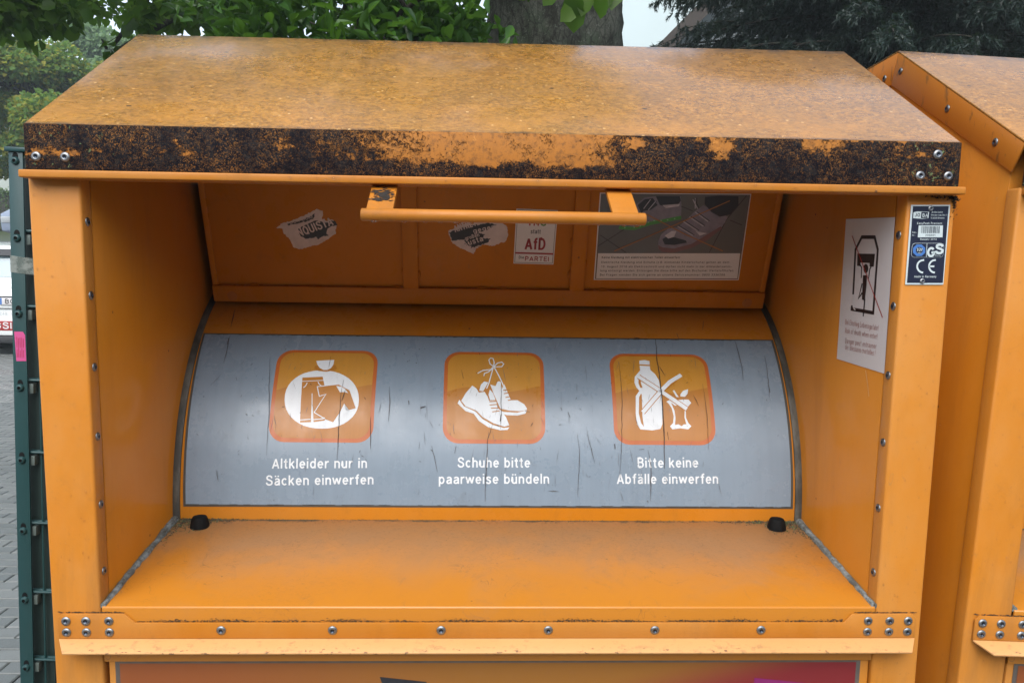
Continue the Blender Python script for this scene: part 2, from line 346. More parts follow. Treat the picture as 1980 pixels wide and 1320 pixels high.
DECALS = {
 'bag': [
  ('p','white',3,[(-0.22099,0.20143),(-0.22112,0.19223),(-0.22276,0.18429),(-0.22582,0.17711),(-0.23023,0.17069),(-0.23587,0.16508),(-0.24263,0.16036),(-0.25038,0.15659),(-0.25898,0.15384),(-0.26832,0.15214),(-0.27865,0.15151),(-0.28905,0.15197),(-0.29858,0.15352),(-0.30748,0.15613),(-0.31568,0.15975),(-0.32302,0.16434),(-0.32939,0.16983),(-0.33468,0.17615),(-0.33878,0.18324),(-0.34163,0.19109),(-0.34324,0.20024),(-0.34348,0.20952),(-0.34223,0.21773),(-0.33956,0.22534),(-0.33552,0.23229),(-0.33017,0.23848),(-0.32362,0.24378),(-0.31598,0.24808),(-0.30736,0.25127),(-0.29788,0.25327),(-0.28728,0.25403),(-0.27653,0.25353),(-0.26663,0.25175),(-0.25735,0.24877),(-0.2488,0.24464),(-0.24116,0.23948),(-0.23457,0.2334),(-0.22917,0.22652),(-0.22507,0.21895),(-0.22234,0.21074)]),
  ('p','icon',4,[(-0.30055,0.25697),(-0.29899,0.26298),(-0.26553,0.26445),(-0.26192,0.25744),(-0.26779,0.25349),(-0.27985,0.2513),(-0.29226,0.25269)]),
  ('p','white',5,[(-0.2985,0.27227),(-0.26815,0.27455),(-0.26898,0.2652),(-0.27228,0.25809),(-0.27796,0.25466),(-0.28466,0.25458),(-0.2911,0.25838),(-0.29585,0.26486)]),
  ('p','icon',4,[(-0.31797,0.23974),(-0.28446,0.24187),(-0.27783,0.21864),(-0.27475,0.16508),(-0.29257,0.16225),(-0.29895,0.21126),(-0.29691,0.16222),(-0.31461,0.16118)]),
  ('p','icon',5,[(-0.29105,0.22332),(-0.27402,0.22545),(-0.25655,0.22807),(-0.23803,0.21785),(-0.22529,0.18633),(-0.24097,0.18162),(-0.24466,0.19421),(-0.25064,0.17926),(-0.26088,0.1623),(-0.27826,0.16886),(-0.29266,0.17843),(-0.27637,0.20959),(-0.28663,0.20618)]),
  ('l','white',6,0.0012,[(-0.31784,0.23256),(-0.282,0.23493)]),
  ('l','white',6,0.0014,[(-0.31443,0.22114),(-0.31101,0.22432),(-0.30877,0.23044)]),
  ('l','white',6,0.0014,[(-0.29122,0.23186),(-0.28858,0.22748),(-0.28506,0.22533)]),
  ('l','white',6,0.0016,[(-0.31449,0.16541),(-0.29768,0.1669)]),
  ('l','white',6,0.0016,[(-0.29285,0.16627),(-0.27561,0.16821)]),
  ('l','white',6,0.0012,[(-0.29895,0.21126),(-0.29452,0.16224)]),
  ('l','white',6,0.0014,[(-0.27404,0.22569),(-0.2915,0.22332),(-0.28663,0.20618),(-0.27598,0.21007),(-0.29266,0.17843),(-0.27834,0.16998),(-0.27435,0.16889)]),
  ('l','white',6,0.0012,[(-0.27404,0.22569),(-0.25655,0.22807),(-0.23759,0.21786)]),
  ('p','white',6,[(-0.26026,0.22486),(-0.25176,0.22374),(-0.24523,0.21946),(-0.23938,0.21234),(-0.24614,0.21418),(-0.25315,0.21363)]),
  ('p','white',6,[(-0.24097,0.18162),(-0.24466,0.19421),(-0.24876,0.18383),(-0.24541,0.17251),(-0.2355,0.18167)]),
  ('t', 'white', 2, 'Altkleider nur in', (-0.35557, 0.08675), (-0.20263, 0.08856), 0.01609, 0.4),
  ('t', 'white', 2, 'Säcken einwerfen', (-0.36485, 0.05953), (-0.19155, 0.06243), 0.01607, 0.4),
 ],
 'shoes': [
  ('p','white',3,[(-0.00551,0.23128),(0.00571,0.2277),(0.00866,0.23516),(0.01137,0.23693),(0.01474,0.23522),(0.01623,0.2217),(0.02034,0.23156),(0.03129,0.2027),(0.04244,0.20281),(0.0535,0.19587),(0.05828,0.18778),(0.05559,0.18545),(0.04669,0.18375),(0.02894,0.18451),(0.009,0.18895),(0.00011,0.2024)]),
  ('p','white',3,[(0.00678,0.18662),(0.02007,0.18214),(0.04223,0.18119),(0.05781,0.1857),(0.05552,0.1797),(0.04219,0.17616),(0.02448,0.17669),(0.01121,0.18114)]),
  ('l','icon',4,0.0016,[(0.01846,0.22003),(0.02967,0.22136)]),
  ('l','icon',4,0.0016,[(0.01976,0.21401),(0.03142,0.21653)]),
  ('l','icon',4,0.0016,[(0.0224,0.20735),(0.03404,0.20985)]),
  ('l','icon',4,0.0016,[(0.02638,0.20218),(0.03621,0.20417)]),
  ('p','icon',4,[(-0.01451,0.23815),(-0.00484,0.23501),(0.00233,0.21431),(0.01122,0.19314),(0.01564,0.18393),(0.01121,0.17931),(0.00233,0.20007),(-0.01107,0.21658),(-0.02445,0.21404),(-0.02272,0.2213)]),
  ('p','white',5,[(-0.03352,0.22802),(-0.02676,0.2232),(-0.02223,0.2155),(-0.01286,0.21704),(-0.00658,0.20706),(-0.00545,0.20117),(0.00678,0.20129),(0.009,0.18848),(0.01564,0.18393),(0.02336,0.17259),(0.0284,0.15956),(0.02003,0.15726),(0.0024,0.16271),(-0.01528,0.1727),(-0.02642,0.18401),(-0.0442,0.19123),(-0.05143,0.20073),(-0.04452,0.21384)]),
  ('p','white',5,[(-0.01338,0.23616),(-0.00663,0.23424),(-0.0151,0.21775),(-0.02181,0.21888),(-0.01897,0.2299)]),
  ('p','white',5,[(-0.00393,0.22149),(0.00144,0.21478),(0.00501,0.20481),(0.00545,0.20245),(-0.00345,0.20237),(-0.00615,0.21183)]),
  ('p','white',5,[(-0.05479,0.20257),(-0.04685,0.19121),(-0.0275,0.18217),(-0.01615,0.16998),(0.00153,0.15979),(0.02003,0.15502),(0.02862,0.15643),(0.02553,0.15195),(0.01343,0.15119),(-0.00638,0.15615),(-0.02185,0.16655),(-0.03034,0.17848),(-0.04408,0.18294),(-0.05756,0.19599)]),
  ('l','icon',6,0.0016,[(-0.00478,0.19953),(0.00723,0.20012)]),
  ('l','icon',6,0.0016,[(-0.00432,0.19369),(0.009,0.19498)]),
  ('l','icon',6,0.0016,[(-0.00209,0.18815),(0.01121,0.18897)]),
  ('l','icon',6,0.0016,[(0.00014,0.18196),(0.01254,0.18391)]),
  ('l','white',7,0.0018,[(0.00245,0.26407),(-0.00145,0.24893),(-0.00551,0.23252),(-0.0093,0.22265)]),
  ('l','white',7,0.0018,[(0.0038,0.2625),(0.01142,0.24652),(0.01698,0.23351),(0.02138,0.22176)]),
  ('l','white',7,0.0018,[(0.00245,0.2646),(-0.00345,0.26932),(-0.00549,0.27741),(-0.00251,0.28156),(0.00161,0.28024),(0.00363,0.27263),(0.00245,0.2646)]),
  ('l','white',7,0.0018,[(0.00313,0.26407),(0.00932,0.27136),(0.01664,0.27334),(0.02002,0.26961),(0.01655,0.26424),(0.00358,0.26355)]),
  ('l','white',7,0.0018,[(0.00131,0.26326),(-0.00211,0.25849),(-0.01571,0.2565),(-0.02473,0.25071)]),
  ('l','white',7,0.0018,[(0.0013,0.26063),(-0.00665,0.2535),(-0.01298,0.25085),(-0.01409,0.24572)]),
  ('l','icon',6,0.0013,[(-0.0093,0.22265),(-0.00658,0.20706),(-0.00434,0.20118)]),
  ('t', 'white', 2, 'Schuhe bitte', (-0.05592, 0.09033), (0.0628, 0.09107), 0.01621, 0.4),
  ('t', 'white', 2, 'paarweise bündeln', (-0.08635, 0.06366), (0.09416, 0.0651), 0.01619, 0.4),
 ],
 'waste': [
  ('p','white',3,[(0.2543,0.27996),(0.26324,0.28118),(0.27185,0.27936),(0.27143,0.2717),(0.2535,0.27256)]),
  ('p','white',3,[(0.2539,0.26986),(0.27112,0.26899),(0.27142,0.26126),(0.27863,0.25348),(0.28383,0.24198),(0.28485,0.22945),(0.28577,0.20996),(0.285,0.18637),(0.28346,0.16347),(0.27965,0.15555),(0.26615,0.1532),(0.24617,0.15461),(0.24101,0.16311),(0.23978,0.18134),(0.24183,0.21192),(0.24871,0.22169),(0.24422,0.22778),(0.24154,0.23646),(0.24324,0.24791),(0.2536,0.26025)]),
  ('p','icon',4,[(0.25474,0.2532),(0.24976,0.2467),(0.2485,0.23529),(0.25098,0.22711),(0.25461,0.22715),(0.2526,0.23533),(0.25262,0.24545)]),
  ('p','icon',4,[(0.25126,0.21684),(0.2473,0.20957),(0.24493,0.18139),(0.24783,0.16543),(0.25218,0.15915),(0.25071,0.17684),(0.2522,0.21443)]),
  ('p','white',3,[(0.29307,0.20287),(0.30137,0.20724),(0.30799,0.20539),(0.3217,0.20672),(0.33077,0.20681),(0.33518,0.2009),(0.32841,0.19377),(0.32441,0.18673),(0.32392,0.17519),(0.32729,0.1661),(0.33182,0.16048),(0.32655,0.15525),(0.31324,0.15695),(0.29971,0.15504),(0.296,0.16018),(0.30151,0.16588),(0.30342,0.1773),(0.30112,0.19117),(0.29719,0.19818)]),
  ('p','icon',4,[(0.30078,0.20057),(0.30711,0.19544),(0.31644,0.19883),(0.32568,0.19609),(0.3226,0.18671),(0.32123,0.17516),(0.32354,0.1638),(0.31928,0.16376),(0.31571,0.16057),(0.31032,0.16369),(0.30464,0.16251),(0.30618,0.17503),(0.30548,0.18655)]),
  ('p','white',3,[(0.30553,0.22227),(0.30839,0.22353),(0.31484,0.21072),(0.3108,0.21116)]),
  ('p','white',3,[(0.31811,0.21631),(0.3233,0.22246),(0.33232,0.22575),(0.33075,0.21765),(0.32558,0.21155),(0.3177,0.2122)]),
  ('l','icon',5,0.0092,[(0.24942,0.24798),(0.32649,0.19)]),
  ('l','icon',5,0.0092,[(0.25155,0.18329),(0.28825,0.22455),(0.31185,0.2428)]),
  ('l','white',6,0.0068,[(0.24942,0.24798),(0.32649,0.19)]),
  ('l','white',6,0.0068,[(0.25155,0.18329),(0.28825,0.22455),(0.3022,0.23839),(0.32349,0.25193)]),
  ('t', 'white', 2, 'Bitte keine', (0.2394, 0.09174), (0.34049, 0.09281), 0.01634, 0.4),
  ('t', 'white', 2, 'Abfälle einwerfen', (0.20558, 0.06528), (0.37338, 0.06665), 0.0163, 0.4),
 ],
 'scratch': [
  ('l','scratch',8,0.0014,[(-0.24875,0.23632),(-0.25111,0.2127),(-0.25106,0.17669),(-0.25115,0.13366),(-0.25144,0.1001)]),
  ('l','scratch',8,0.0022,[(-0.24462,0.21741),(-0.24712,0.20539),(-0.24914,0.1981)]),
  ('l','scratch',8,0.001,[(-0.17201,0.22474),(-0.16959,0.19525),(-0.17073,0.16428)]),
  ('l','scratch',8,0.0012,[(-0.19992,0.17188),(-0.19765,0.11888)]),
  ('l','scratch',8,0.0012,[(0.01527,0.23441),(0.01506,0.17905),(0.0142,0.1528)]),
  ('l','scratch',8,0.003,[(0.01505,0.17728),(0.01333,0.16583)]),
  ('l','scratch',8,0.0014,[(0.00136,0.16311),(-0.00285,0.14836),(-0.00704,0.13719),(-0.00925,0.0933),(-0.01035,0.03616)]),
  ('l','scratch',8,0.003,[(-0.11882,0.18764),(-0.11036,0.1904)]),
  ('l','scratch',8,0.0022,[(0.2887,0.32729),(0.28487,0.27815),(0.28566,0.23738),(0.28571,0.19957),(0.28526,0.15498),(0.2838,0.09093)]),
  ('l','scratch',8,0.0016,[(0.28733,0.26868),(0.29583,0.24936)]),
  ('l','scratch',8,0.0011,[(0.25702,0.12038),(0.26156,0.09501),(0.2607,0.03748)]),
  ('l','scratch',8,0.0009,[(0.35823,0.23524),(0.35951,0.18211),(0.35794,0.12109)]),
  ('l','scratch',8,0.0012,[(0.42967,0.32583),(0.43151,0.26942),(0.42905,0.2439)]),
  ('l','scratch',8,0.001,[(0.21827,0.27729),(0.21867,0.21749),(0.21319,0.12007),(0.21003,0.07363)]),
  ('l','scratch',8,0.0022,[(0.2023,0.13021),(0.20294,0.1217)]),
  ('l','scratch',8,0.0012,[(-0.45262,0.32403),(-0.45184,0.28446),(-0.45276,0.26563)]),
  ('l','scratch',8,0.0022,[(-0.45404,0.31806),(-0.45367,0.30309)]),
  ('l','scratch',8,0.0009,[(-0.37706,0.28014),(-0.36583,0.17568),(-0.36509,0.10768)]),
  ('l','scratch',8,0.001,[(0.09267,0.0536),(0.10965,0.05284)]),
  ('l','scratch',8,0.0009,[(-0.09842,0.12464),(-0.0884,0.08277)]),
  ('l','scratch',8,0.0012,[(-0.05867,0.12492),(-0.06104,0.1131)]),
  ('l','scratch',8,0.0014,[(0.12634,0.18271),(0.12951,0.17297)]),
  ('l','scratch',8,0.0016,[(0.11446,0.19069),(0.11603,0.18531)]),
  ('l','scratch',8,0.0009,[(0.14085,0.14518),(0.14381,0.11959),(0.14118,0.0437)]),
  ('l','scratch',8,0.0009,[(0.15717,0.1453),(0.16919,0.09864)]),
  ('l','scratch',8,0.0016,[(-0.40364,0.17534),(-0.40086,0.17275)]),
  ('l','scratch',8,0.0012,[(-0.44351,0.08393),(-0.44042,0.06573)]),
  ('l','scratch',8,0.0013,[(-0.42781,0.23913),(-0.42511,0.23245)]),
  ('l','scratch',8,0.002,[(-0.3039,0.22806),(-0.30114,0.2262)]),
  ('l','scratch',8,0.0014,[(-0.34584,0.18733),(-0.34162,0.18737)]),
  ('l','scratch',8,0.0013,[(-0.21437,0.11708),(-0.2159,0.11288)]),
  ('l','scratch',8,0.0018,[(-0.13899,0.20007),(-0.13784,0.19284)]),
  ('l','scratch',8,0.0014,[(0.33982,0.21402),(0.34675,0.19557)]),
  ('l','scratch',8,0.0012,[(0.29109,0.15067),(0.29216,0.13773)]),
  ('l','scratch',8,0.001,[(0.25105,0.12204),(0.24242,0.12113)]),
  ('l','scratch',8,0.002,[(0.47138,0.23452),(0.47175,0.22008)]),
  ('l','scratch',8,0.0009,[(0.47578,0.29157),(0.47117,0.22773),(0.46968,0.20596)]),
  ('l','scratch',8,0.0012,[(-0.05134,0.25332),(-0.04851,0.2405)]),
  ('l','scratch',8,0.0016,[(0.06734,0.16366),(0.06386,0.1584)]),
  ('l','scratch',8,0.0012,[(0.14562,0.18917),(0.14898,0.1865)]),
  ('l','scratch',8,0.0026,[(0.25048,0.33039),(0.26658,0.32694)]),
  ('l','scratch',8,0.0018,[(0.32888,0.34179),(0.33006,0.32672)]),
  ('l','scratch',8,0.002,[(-0.45962,0.39153),(-0.45738,0.36239),(-0.45594,0.34383)]),
  ('l','scratch',8,0.0012,[(0.38413,0.37574),(0.37706,0.35048)]),
  ('l','scratch',8,0.0009,[(-0.27493,0.28149),(-0.27598,0.25867)]),
  ('l','scratch',8,0.0011,[(0.05468,0.18386),(0.06242,0.18214)]),
 ],
 'torn1': [
  ('p','torn',1,[(-0.37574,0.13559),(-0.36503,0.14427),(-0.34823,0.14891),(-0.32395,0.15945),(-0.30324,0.17057),(-0.29304,0.16717),(-0.29531,0.15272),(-0.28738,0.14923),(-0.27777,0.15254),(-0.27019,0.14347),(-0.27439,0.13364),(-0.27372,0.1263),(-0.28981,0.11617),(-0.30472,0.10725),(-0.31443,0.1046),(-0.33875,0.09797),(-0.34804,0.10031),(-0.35376,0.11511),(-0.36437,0.12723),(-0.36482,0.13455)]),
  ('p','black',2,[(-0.26948,0.14348),(-0.27372,0.15019),(-0.27911,0.1501),(-0.28802,0.1468),(-0.30373,0.14968),(-0.30725,0.14962),(-0.33779,0.13501),(-0.33879,0.12398),(-0.32644,0.1168),(-0.3072,0.12082),(-0.304,0.11643),(-0.29882,0.12219),(-0.28568,0.12413),(-0.28947,0.12726),(-0.28854,0.1334),(-0.28098,0.14036)]),
  ('p','black',2,[(-0.35578,0.14322),(-0.32942,0.1502),(-0.31237,0.15845),(-0.30615,0.16335),(-0.30916,0.15489),(-0.31779,0.14944),(-0.33212,0.14604),(-0.35484,0.14081)]),
  ('t', 'torn', 3, 'NQUISTA', (-0.33676, 0.12033), (-0.27607, 0.14337), 0.01468, 0.8),
  ('t', 'torn', 3, 'UER ZUM', (-0.35116, 0.14257), (-0.31033, 0.15487), 0.00485, 0.5),
 ],
 'torn2': [
  ('p','torn',1,[(-0.0788,0.13513),(-0.06304,0.14352),(-0.04341,0.15093),(-0.01596,0.15443),(0.01558,0.15093),(0.02363,0.14499),(0.02609,0.12871),(0.02241,0.11836),(0.0007,0.10972),(-0.01926,0.11147),(-0.03012,0.10298),(-0.03303,0.09458),(-0.03905,0.09658),(-0.05306,0.10261),(-0.07097,0.11269)]),
  ('p','black',2,[(-0.07684,0.13271),(-0.06501,0.1374),(-0.04337,0.14487),(-0.01196,0.15046),(0.0058,0.14834),(-0.00198,0.14354),(-0.01174,0.13728),(-0.02748,0.13293),(-0.01359,0.1301),(-0.01944,0.12385),(-0.00355,0.12308),(-0.00938,0.11577),(-0.02323,0.11037),(-0.03911,0.1045),(-0.03715,0.10869),(-0.0511,0.11095),(-0.04916,0.12027),(-0.07096,0.11785)]),
  ('t', 'torn', 3, 'ANTRETEN', (-0.06599, 0.1333), (-0.01589, 0.15039), 0.01253, 0.8),
  ('t', 'torn', 3, 'gegen', (-0.03439, 0.1322), (0.00398, 0.14161), 0.00813, 0.8),
  ('t', 'torn', 3, 'großen', (-0.04816, 0.11884), (-0.02345, 0.12686), 0.00697, 0.5),
  ('t', 'torn', 3, 'Austa', (-0.05108, 0.10722), (-0.01639, 0.11875), 0.0099, 0.8),
 ],
 'party': [
  ('p','paper',1,[(0.03932,0.177),(0.11129,0.17528),(0.10892,0.07679),(0.03728,0.07758)]),
  ('p','paperline',2,[(0.04133,0.17545),(0.10941,0.17385),(0.10719,0.07868),(0.03924,0.0793)]),
  ('p','paper',3,[(0.04214,0.17466),(0.10867,0.17304),(0.10634,0.07951),(0.04002,0.08016)]),
  ('t', 'green', 4, 'C', (0.08085, 0.14739), (0.09371, 0.14741), 0.01516, 0.8),
  ('t', 'maroon', 4, 'TH', (0.05909, 0.14763), (0.07986, 0.14737), 0.01514, 0.8),
  ('t', 'ink', 4, 'statt', (0.06562, 0.13347), (0.08311, 0.13336), 0.00776, 0.5),
  ('t', 'maroon', 4, 'AfD', (0.05683, 0.10439), (0.09254, 0.10414), 0.02073, 1),
  ('p','maroon',4,[(0.03959,0.0991),(0.10733,0.0981),(0.10729,0.09516),(0.03949,0.09617)]),
  ('t', 'ink', 4, 'Die', (0.04644, 0.08703), (0.0559, 0.08697), 0.00505, 0.5),
  ('t', 'maroon', 4, 'PARTEI', (0.05725, 0.0834), (0.10048, 0.08303), 0.00803, 1.2),
 ],
 'notice': [
  ('p','paper',1,[(0.18162,0.20721),(0.44343,0.20993),(0.44711,0.05238),(0.18343,0.04883)]),
  ('p','tan',2,[(0.18357,0.20563),(0.44204,0.20847),(0.44531,0.05415),(0.18541,0.05066)]),
  ('p','photo',3,[(0.18402,0.20503),(0.44072,0.20784),(0.4422,0.10315),(0.1872,0.09904)]),
  ('p','paper',3,[(0.1872,0.09904),(0.44136,0.10313),(0.44399,0.05571),(0.18744,0.05181)]),
  ('l','photoline',4,0.0016,[(0.18571,0.11222),(0.22859,0.14283),(0.24543,0.15996)]),
  ('l','photoline',4,0.0016,[(0.18819,0.13261),(0.23679,0.10114)]),
  ('l','photoline',4,0.0016,[(0.3856,0.10354),(0.40765,0.16485),(0.4358,0.20673)]),
  ('l','photoline',4,0.0016,[(0.41416,0.16287),(0.4362,0.15482)]),
  ('l','photoline',4,0.0016,[(0.32438,0.18627),(0.34592,0.17838)]),
  ('p','shoe1',4,[(0.21976,0.14902),(0.23661,0.16607),(0.24653,0.189),(0.25954,0.20049),(0.27754,0.20285),(0.32111,0.20364),(0.32513,0.18834),(0.32679,0.16764),(0.31115,0.16109),(0.2751,0.15207),(0.24694,0.14526),(0.22221,0.14484)]),
  ('p','shoedark',5,[(0.27855,0.20287),(0.3201,0.20362),(0.3227,0.19611),(0.318,0.18822),(0.3022,0.18381),(0.28744,0.18768)]),
  ('p','shoedark',5,[(0.24878,0.18699),(0.25987,0.19744),(0.27383,0.19973),(0.28337,0.1876),(0.27207,0.17915),(0.26005,0.17687),(0.25641,0.17266)]),
  ('l','glow',5,0.006,[(0.21996,0.14691),(0.24694,0.14526),(0.27475,0.15522),(0.30087,0.16091),(0.32693,0.1666)]),
  ('p','glowdot',6,[(0.22839,0.14706),(0.2301,0.14856),(0.2321,0.14712),(0.23039,0.14561)]),
  ('p','glowdot',6,[(0.24482,0.14776),(0.24653,0.14926),(0.24853,0.14782),(0.24683,0.14631)]),
  ('p','glowdot',6,[(0.2549,0.15004),(0.2566,0.15154),(0.25861,0.1501),(0.25691,0.1486)]),
  ('p','glowdot',6,[(0.26855,0.15721),(0.27024,0.15871),(0.27225,0.15728),(0.27057,0.15578)]),
  ('p','glowdot',6,[(0.27852,0.16011),(0.28021,0.1616),(0.28222,0.16017),(0.28054,0.15868)]),
  ('p','glowdot',6,[(0.2908,0.16074),(0.29248,0.16223),(0.2945,0.1608),(0.29282,0.15931)]),
  ('p','glowdot',6,[(0.30198,0.16198),(0.30365,0.16347),(0.30568,0.16204),(0.30401,0.16055)]),
  ('p','glowdot',6,[(0.31405,0.16428),(0.31571,0.16577),(0.31775,0.16435),(0.31608,0.16285)]),
  ('p','shoe1',4,[(0.29194,0.12257),(0.29563,0.13547),(0.30678,0.14627),(0.32304,0.14867),(0.33584,0.16152),(0.35002,0.17845),(0.36289,0.18901),(0.3828,0.17902),(0.40905,0.16906),(0.40482,0.15639),(0.39464,0.14139),(0.37186,0.12604),(0.35277,0.11279),(0.32248,0.10361),(0.3014,0.10436),(0.29345,0.10966)]),
  ('p','shoesole',5,[(0.29269,0.11613),(0.3005,0.11194),(0.32167,0.11012),(0.35189,0.11926),(0.37095,0.13246),(0.39926,0.15208),(0.40198,0.14789),(0.37812,0.12615),(0.35291,0.11171),(0.32262,0.10253),(0.30153,0.10328),(0.2942,0.10859)]),
  ('p','shoedark',5,[(0.36389,0.20339),(0.39103,0.20592),(0.42171,0.20545),(0.42422,0.1901),(0.41251,0.1733),(0.39464,0.16881),(0.37901,0.17688),(0.36463,0.1911)]),
  ('p','shoedark',5,[(0.29872,0.12698),(0.30833,0.13355),(0.3406,0.12553),(0.34325,0.12127),(0.32085,0.11659),(0.30403,0.11739)]),
  ('p','shoelite',6,[(0.30211,0.13345),(0.3135,0.14215),(0.32178,0.14229),(0.31897,0.13159),(0.30898,0.12822)]),
  ('p','shoelite',6,[(0.35492,0.14285),(0.37626,0.13895),(0.3644,0.13449)]),
  ('p','shoelite',6,[(0.29151,0.18775),(0.32181,0.19034),(0.3203,0.1862),(0.29824,0.18271)]),
  ('l','shoelite',7,0.0013,[(0.32277,0.15077),(0.35193,0.13428)]),
  ('l','shoedark',7,0.0011,[(0.32553,0.15188),(0.3547,0.13539)]),
  ('l','shoelite',7,0.0013,[(0.332,0.15935),(0.35906,0.14292)]),
  ('l','shoedark',7,0.0011,[(0.33474,0.16045),(0.36182,0.14403)]),
  ('l','shoelite',7,0.0013,[(0.34117,0.16789),(0.36822,0.15155)]),
  ('l','shoedark',7,0.0011,[(0.34391,0.16898),(0.37097,0.15265)]),
  ('l','shoelite',7,0.0013,[(0.3503,0.17638),(0.37528,0.1601)]),
  ('l','shoedark',7,0.0011,[(0.35303,0.17746),(0.37801,0.16119)]),
  ('l','shoelite',7,0.0013,[(0.34312,0.19893),(0.35354,0.18265)]),
  ('l','shoedark',7,0.0011,[(0.34582,0.2),(0.35626,0.18374)]),
  ('l','shoelite',7,0.0013,[(0.3469,0.20104),(0.34945,0.18258)]),
  ('l','shoedark',7,0.0011,[(0.34961,0.20211),(0.35217,0.18366)]),
  ('l','shoelite',7,0.0013,[(0.25961,0.181),(0.27001,0.19762)]),
  ('l','shoedark',7,0.0011,[(0.26235,0.18208),(0.27273,0.19869)]),
  ('l','shoelite',7,0.0013,[(0.26799,0.17908),(0.27859,0.19368)]),
  ('l','shoedark',7,0.0011,[(0.27073,0.18016),(0.28132,0.19475)]),
  ('l','crossline',9,0.0018,[(0.2156,0.10406),(0.31245,0.1506),(0.40764,0.19763)]),
  ('l','crossline',9,0.0018,[(0.2647,0.17176),(0.33919,0.1362),(0.40928,0.10719)]),
  ('t', 'ink', 4, 'Keine Kleidung mit elektronischen Teilen einwerfen!', (0.19424, 0.08978), (0.33448, 0.09201), 0.00395, 0.8),
  ('t', 'ink', 4, 'Elektrische Kleidung und Schuhe (z.B. blinkende Kinderschuhe) gelten ab dem', (0.19415, 0.08078), (0.42446, 0.08441), 0.00377, 0),
  ('t', 'ink', 4, '15. August 2018 als Elektroschrott und dürfen nicht mehr in der Altkleidersamm-', (0.19441, 0.07262), (0.43042, 0.0763), 0.00378, 0),
  ('t', 'ink', 4, 'lung entsorgt werden. Entsorgen Sie diese bitte auf den Bochumer Wertstoffhöfen.', (0.19377, 0.06507), (0.43588, 0.06881), 0.0038, 0),
  ('t', 'ink', 4, 'Bei Fragen wenden Sie sich gerne an unsere Servicenummer: 0800 3336288.', (0.19358, 0.05705), (0.4218, 0.06054), 0.00382, 0),
 ],
 'wallsign': [
  ('p','signwhite',1,[(-0.15988,1.72715),(-0.02509,1.72149),(-0.02359,1.51741),(-0.15971,1.52114)]),
  ('l','signblack',2,0.005,[(-0.12255,1.61844),(-0.12464,1.682),(-0.10895,1.69912),(-0.0734,1.6978),(-0.06271,1.68067),(-0.06273,1.59543),(-0.12423,1.59744),(-0.12404,1.60264)]),
  ('p','signblack',2,[(-0.11834,1.67635),(-0.06895,1.67511),(-0.07027,1.65778),(-0.08134,1.6582),(-0.082,1.66292),(-0.10751,1.66369),(-0.10769,1.65865),(-0.1168,1.65909)]),
  ('p','signblack',3,[(-0.08437,1.65541),(-0.08469,1.65241),(-0.08642,1.65008),(-0.08917,1.64896),(-0.09233,1.64931),(-0.09517,1.65106),(-0.09703,1.65382),(-0.09747,1.65694),(-0.09639,1.6597),(-0.09405,1.66147),(-0.09099,1.66183),(-0.08792,1.66072),(-0.08554,1.65841)]),
  ('l','signblack',3,0.0022,[(-0.10906,1.66194),(-0.10291,1.65646),(-0.10179,1.64224)]),
  ('l','signblack',3,0.0022,[(-0.07462,1.66182),(-0.07994,1.65435),(-0.08154,1.64146)]),
  ('p','signblack',3,[(-0.09744,1.64601),(-0.08608,1.64614),(-0.08605,1.63057),(-0.08764,1.61097),(-0.09577,1.61238),(-0.09654,1.63031)]),
  ('l','signblack',3,0.003,[(-0.09804,1.63465),(-0.10579,1.61351),(-0.09619,1.62157)]),
  ('l','signblack',3,0.003,[(-0.08795,1.61314),(-0.08893,1.58906)]),
  ('l','signred',4,0.0016,[(-0.13729,1.70241),(-0.03708,1.59069)]),
  ('t', 'signtext', 3, 'Bei Einstieg Lebensgefahr!', (-0.1405, 1.5743), (-0.04542, 1.57244), 0.00747, -1.3),
  ('t', 'signtext', 3, 'Risk of death when enter!', (-0.13871, 1.56178), (-0.04707, 1.56087), 0.00749, -1.3),
  ('t', 'signtext', 3, 'Danger peut entraîner', (-0.1366, 1.54699), (-0.04727, 1.54768), 0.00749, -1.3),
  ('t', 'signtext', 3, 'des blessures mortelles !', (-0.13531, 1.5379), (-0.04923, 1.53808), 0.00751, -1.3),
  ('l','scuff',5,0.0012,[(-0.12856,1.55807),(-0.12398,1.54595),(-0.12332,1.5346)]),
  ('l','scuff',5,0.0009,[(-0.09206,1.55468),(-0.08597,1.54314),(-0.07491,1.53338)]),
  ('l','scuff',5,0.0016,[(-0.12394,1.61839),(-0.11647,1.59853),(-0.11159,1.59656)]),
  ('l','paintscr',5,0.0013,[(-0.07104,1.51525),(-0.06296,1.49781),(-0.0572,1.48128)]),
 ],
 'plate': [
  ('p','alu',1,[(0.51705,1.73522),(0.56734,1.73609),(0.56678,1.63603),(0.51723,1.63533)]),
  ('p','platenavy',2,[(0.51956,1.73361),(0.56538,1.73439),(0.56582,1.63819),(0.51928,1.63753)]),
  ('p','alu',3,[(0.52064,1.72606),(0.5258,1.72725),(0.54064,1.72695),(0.54032,1.71918),(0.53227,1.71812),(0.52074,1.71885)]),
  ('p','platenavy',4,[(0.53063,1.7266),(0.53924,1.72656),(0.53916,1.71934),(0.53059,1.71883)]),
  ('t', 'platenavy', 4, 'JO', (0.5225, 1.72073), (0.52938, 1.72084), 0.00416, 1),
  ('t', 'alu', 5, 'BA', (0.53209, 1.72043), (0.53916, 1.72055), 0.00416, 1),
  ('t', 'alu', 3, 'JO-BA GmbH', (0.54362, 1.72571), (0.55796, 1.72595), 0.00186, 0.4),
  ('t', 'alu', 3, 'Theodor-Lau-Str.11', (0.54295, 1.72218), (0.56447, 1.72254), 0.00186, 0.4),
  ('t', 'alu', 3, 'D-28309 Bremen', (0.54325, 1.71848), (0.56096, 1.71878), 0.00186, 0.4),
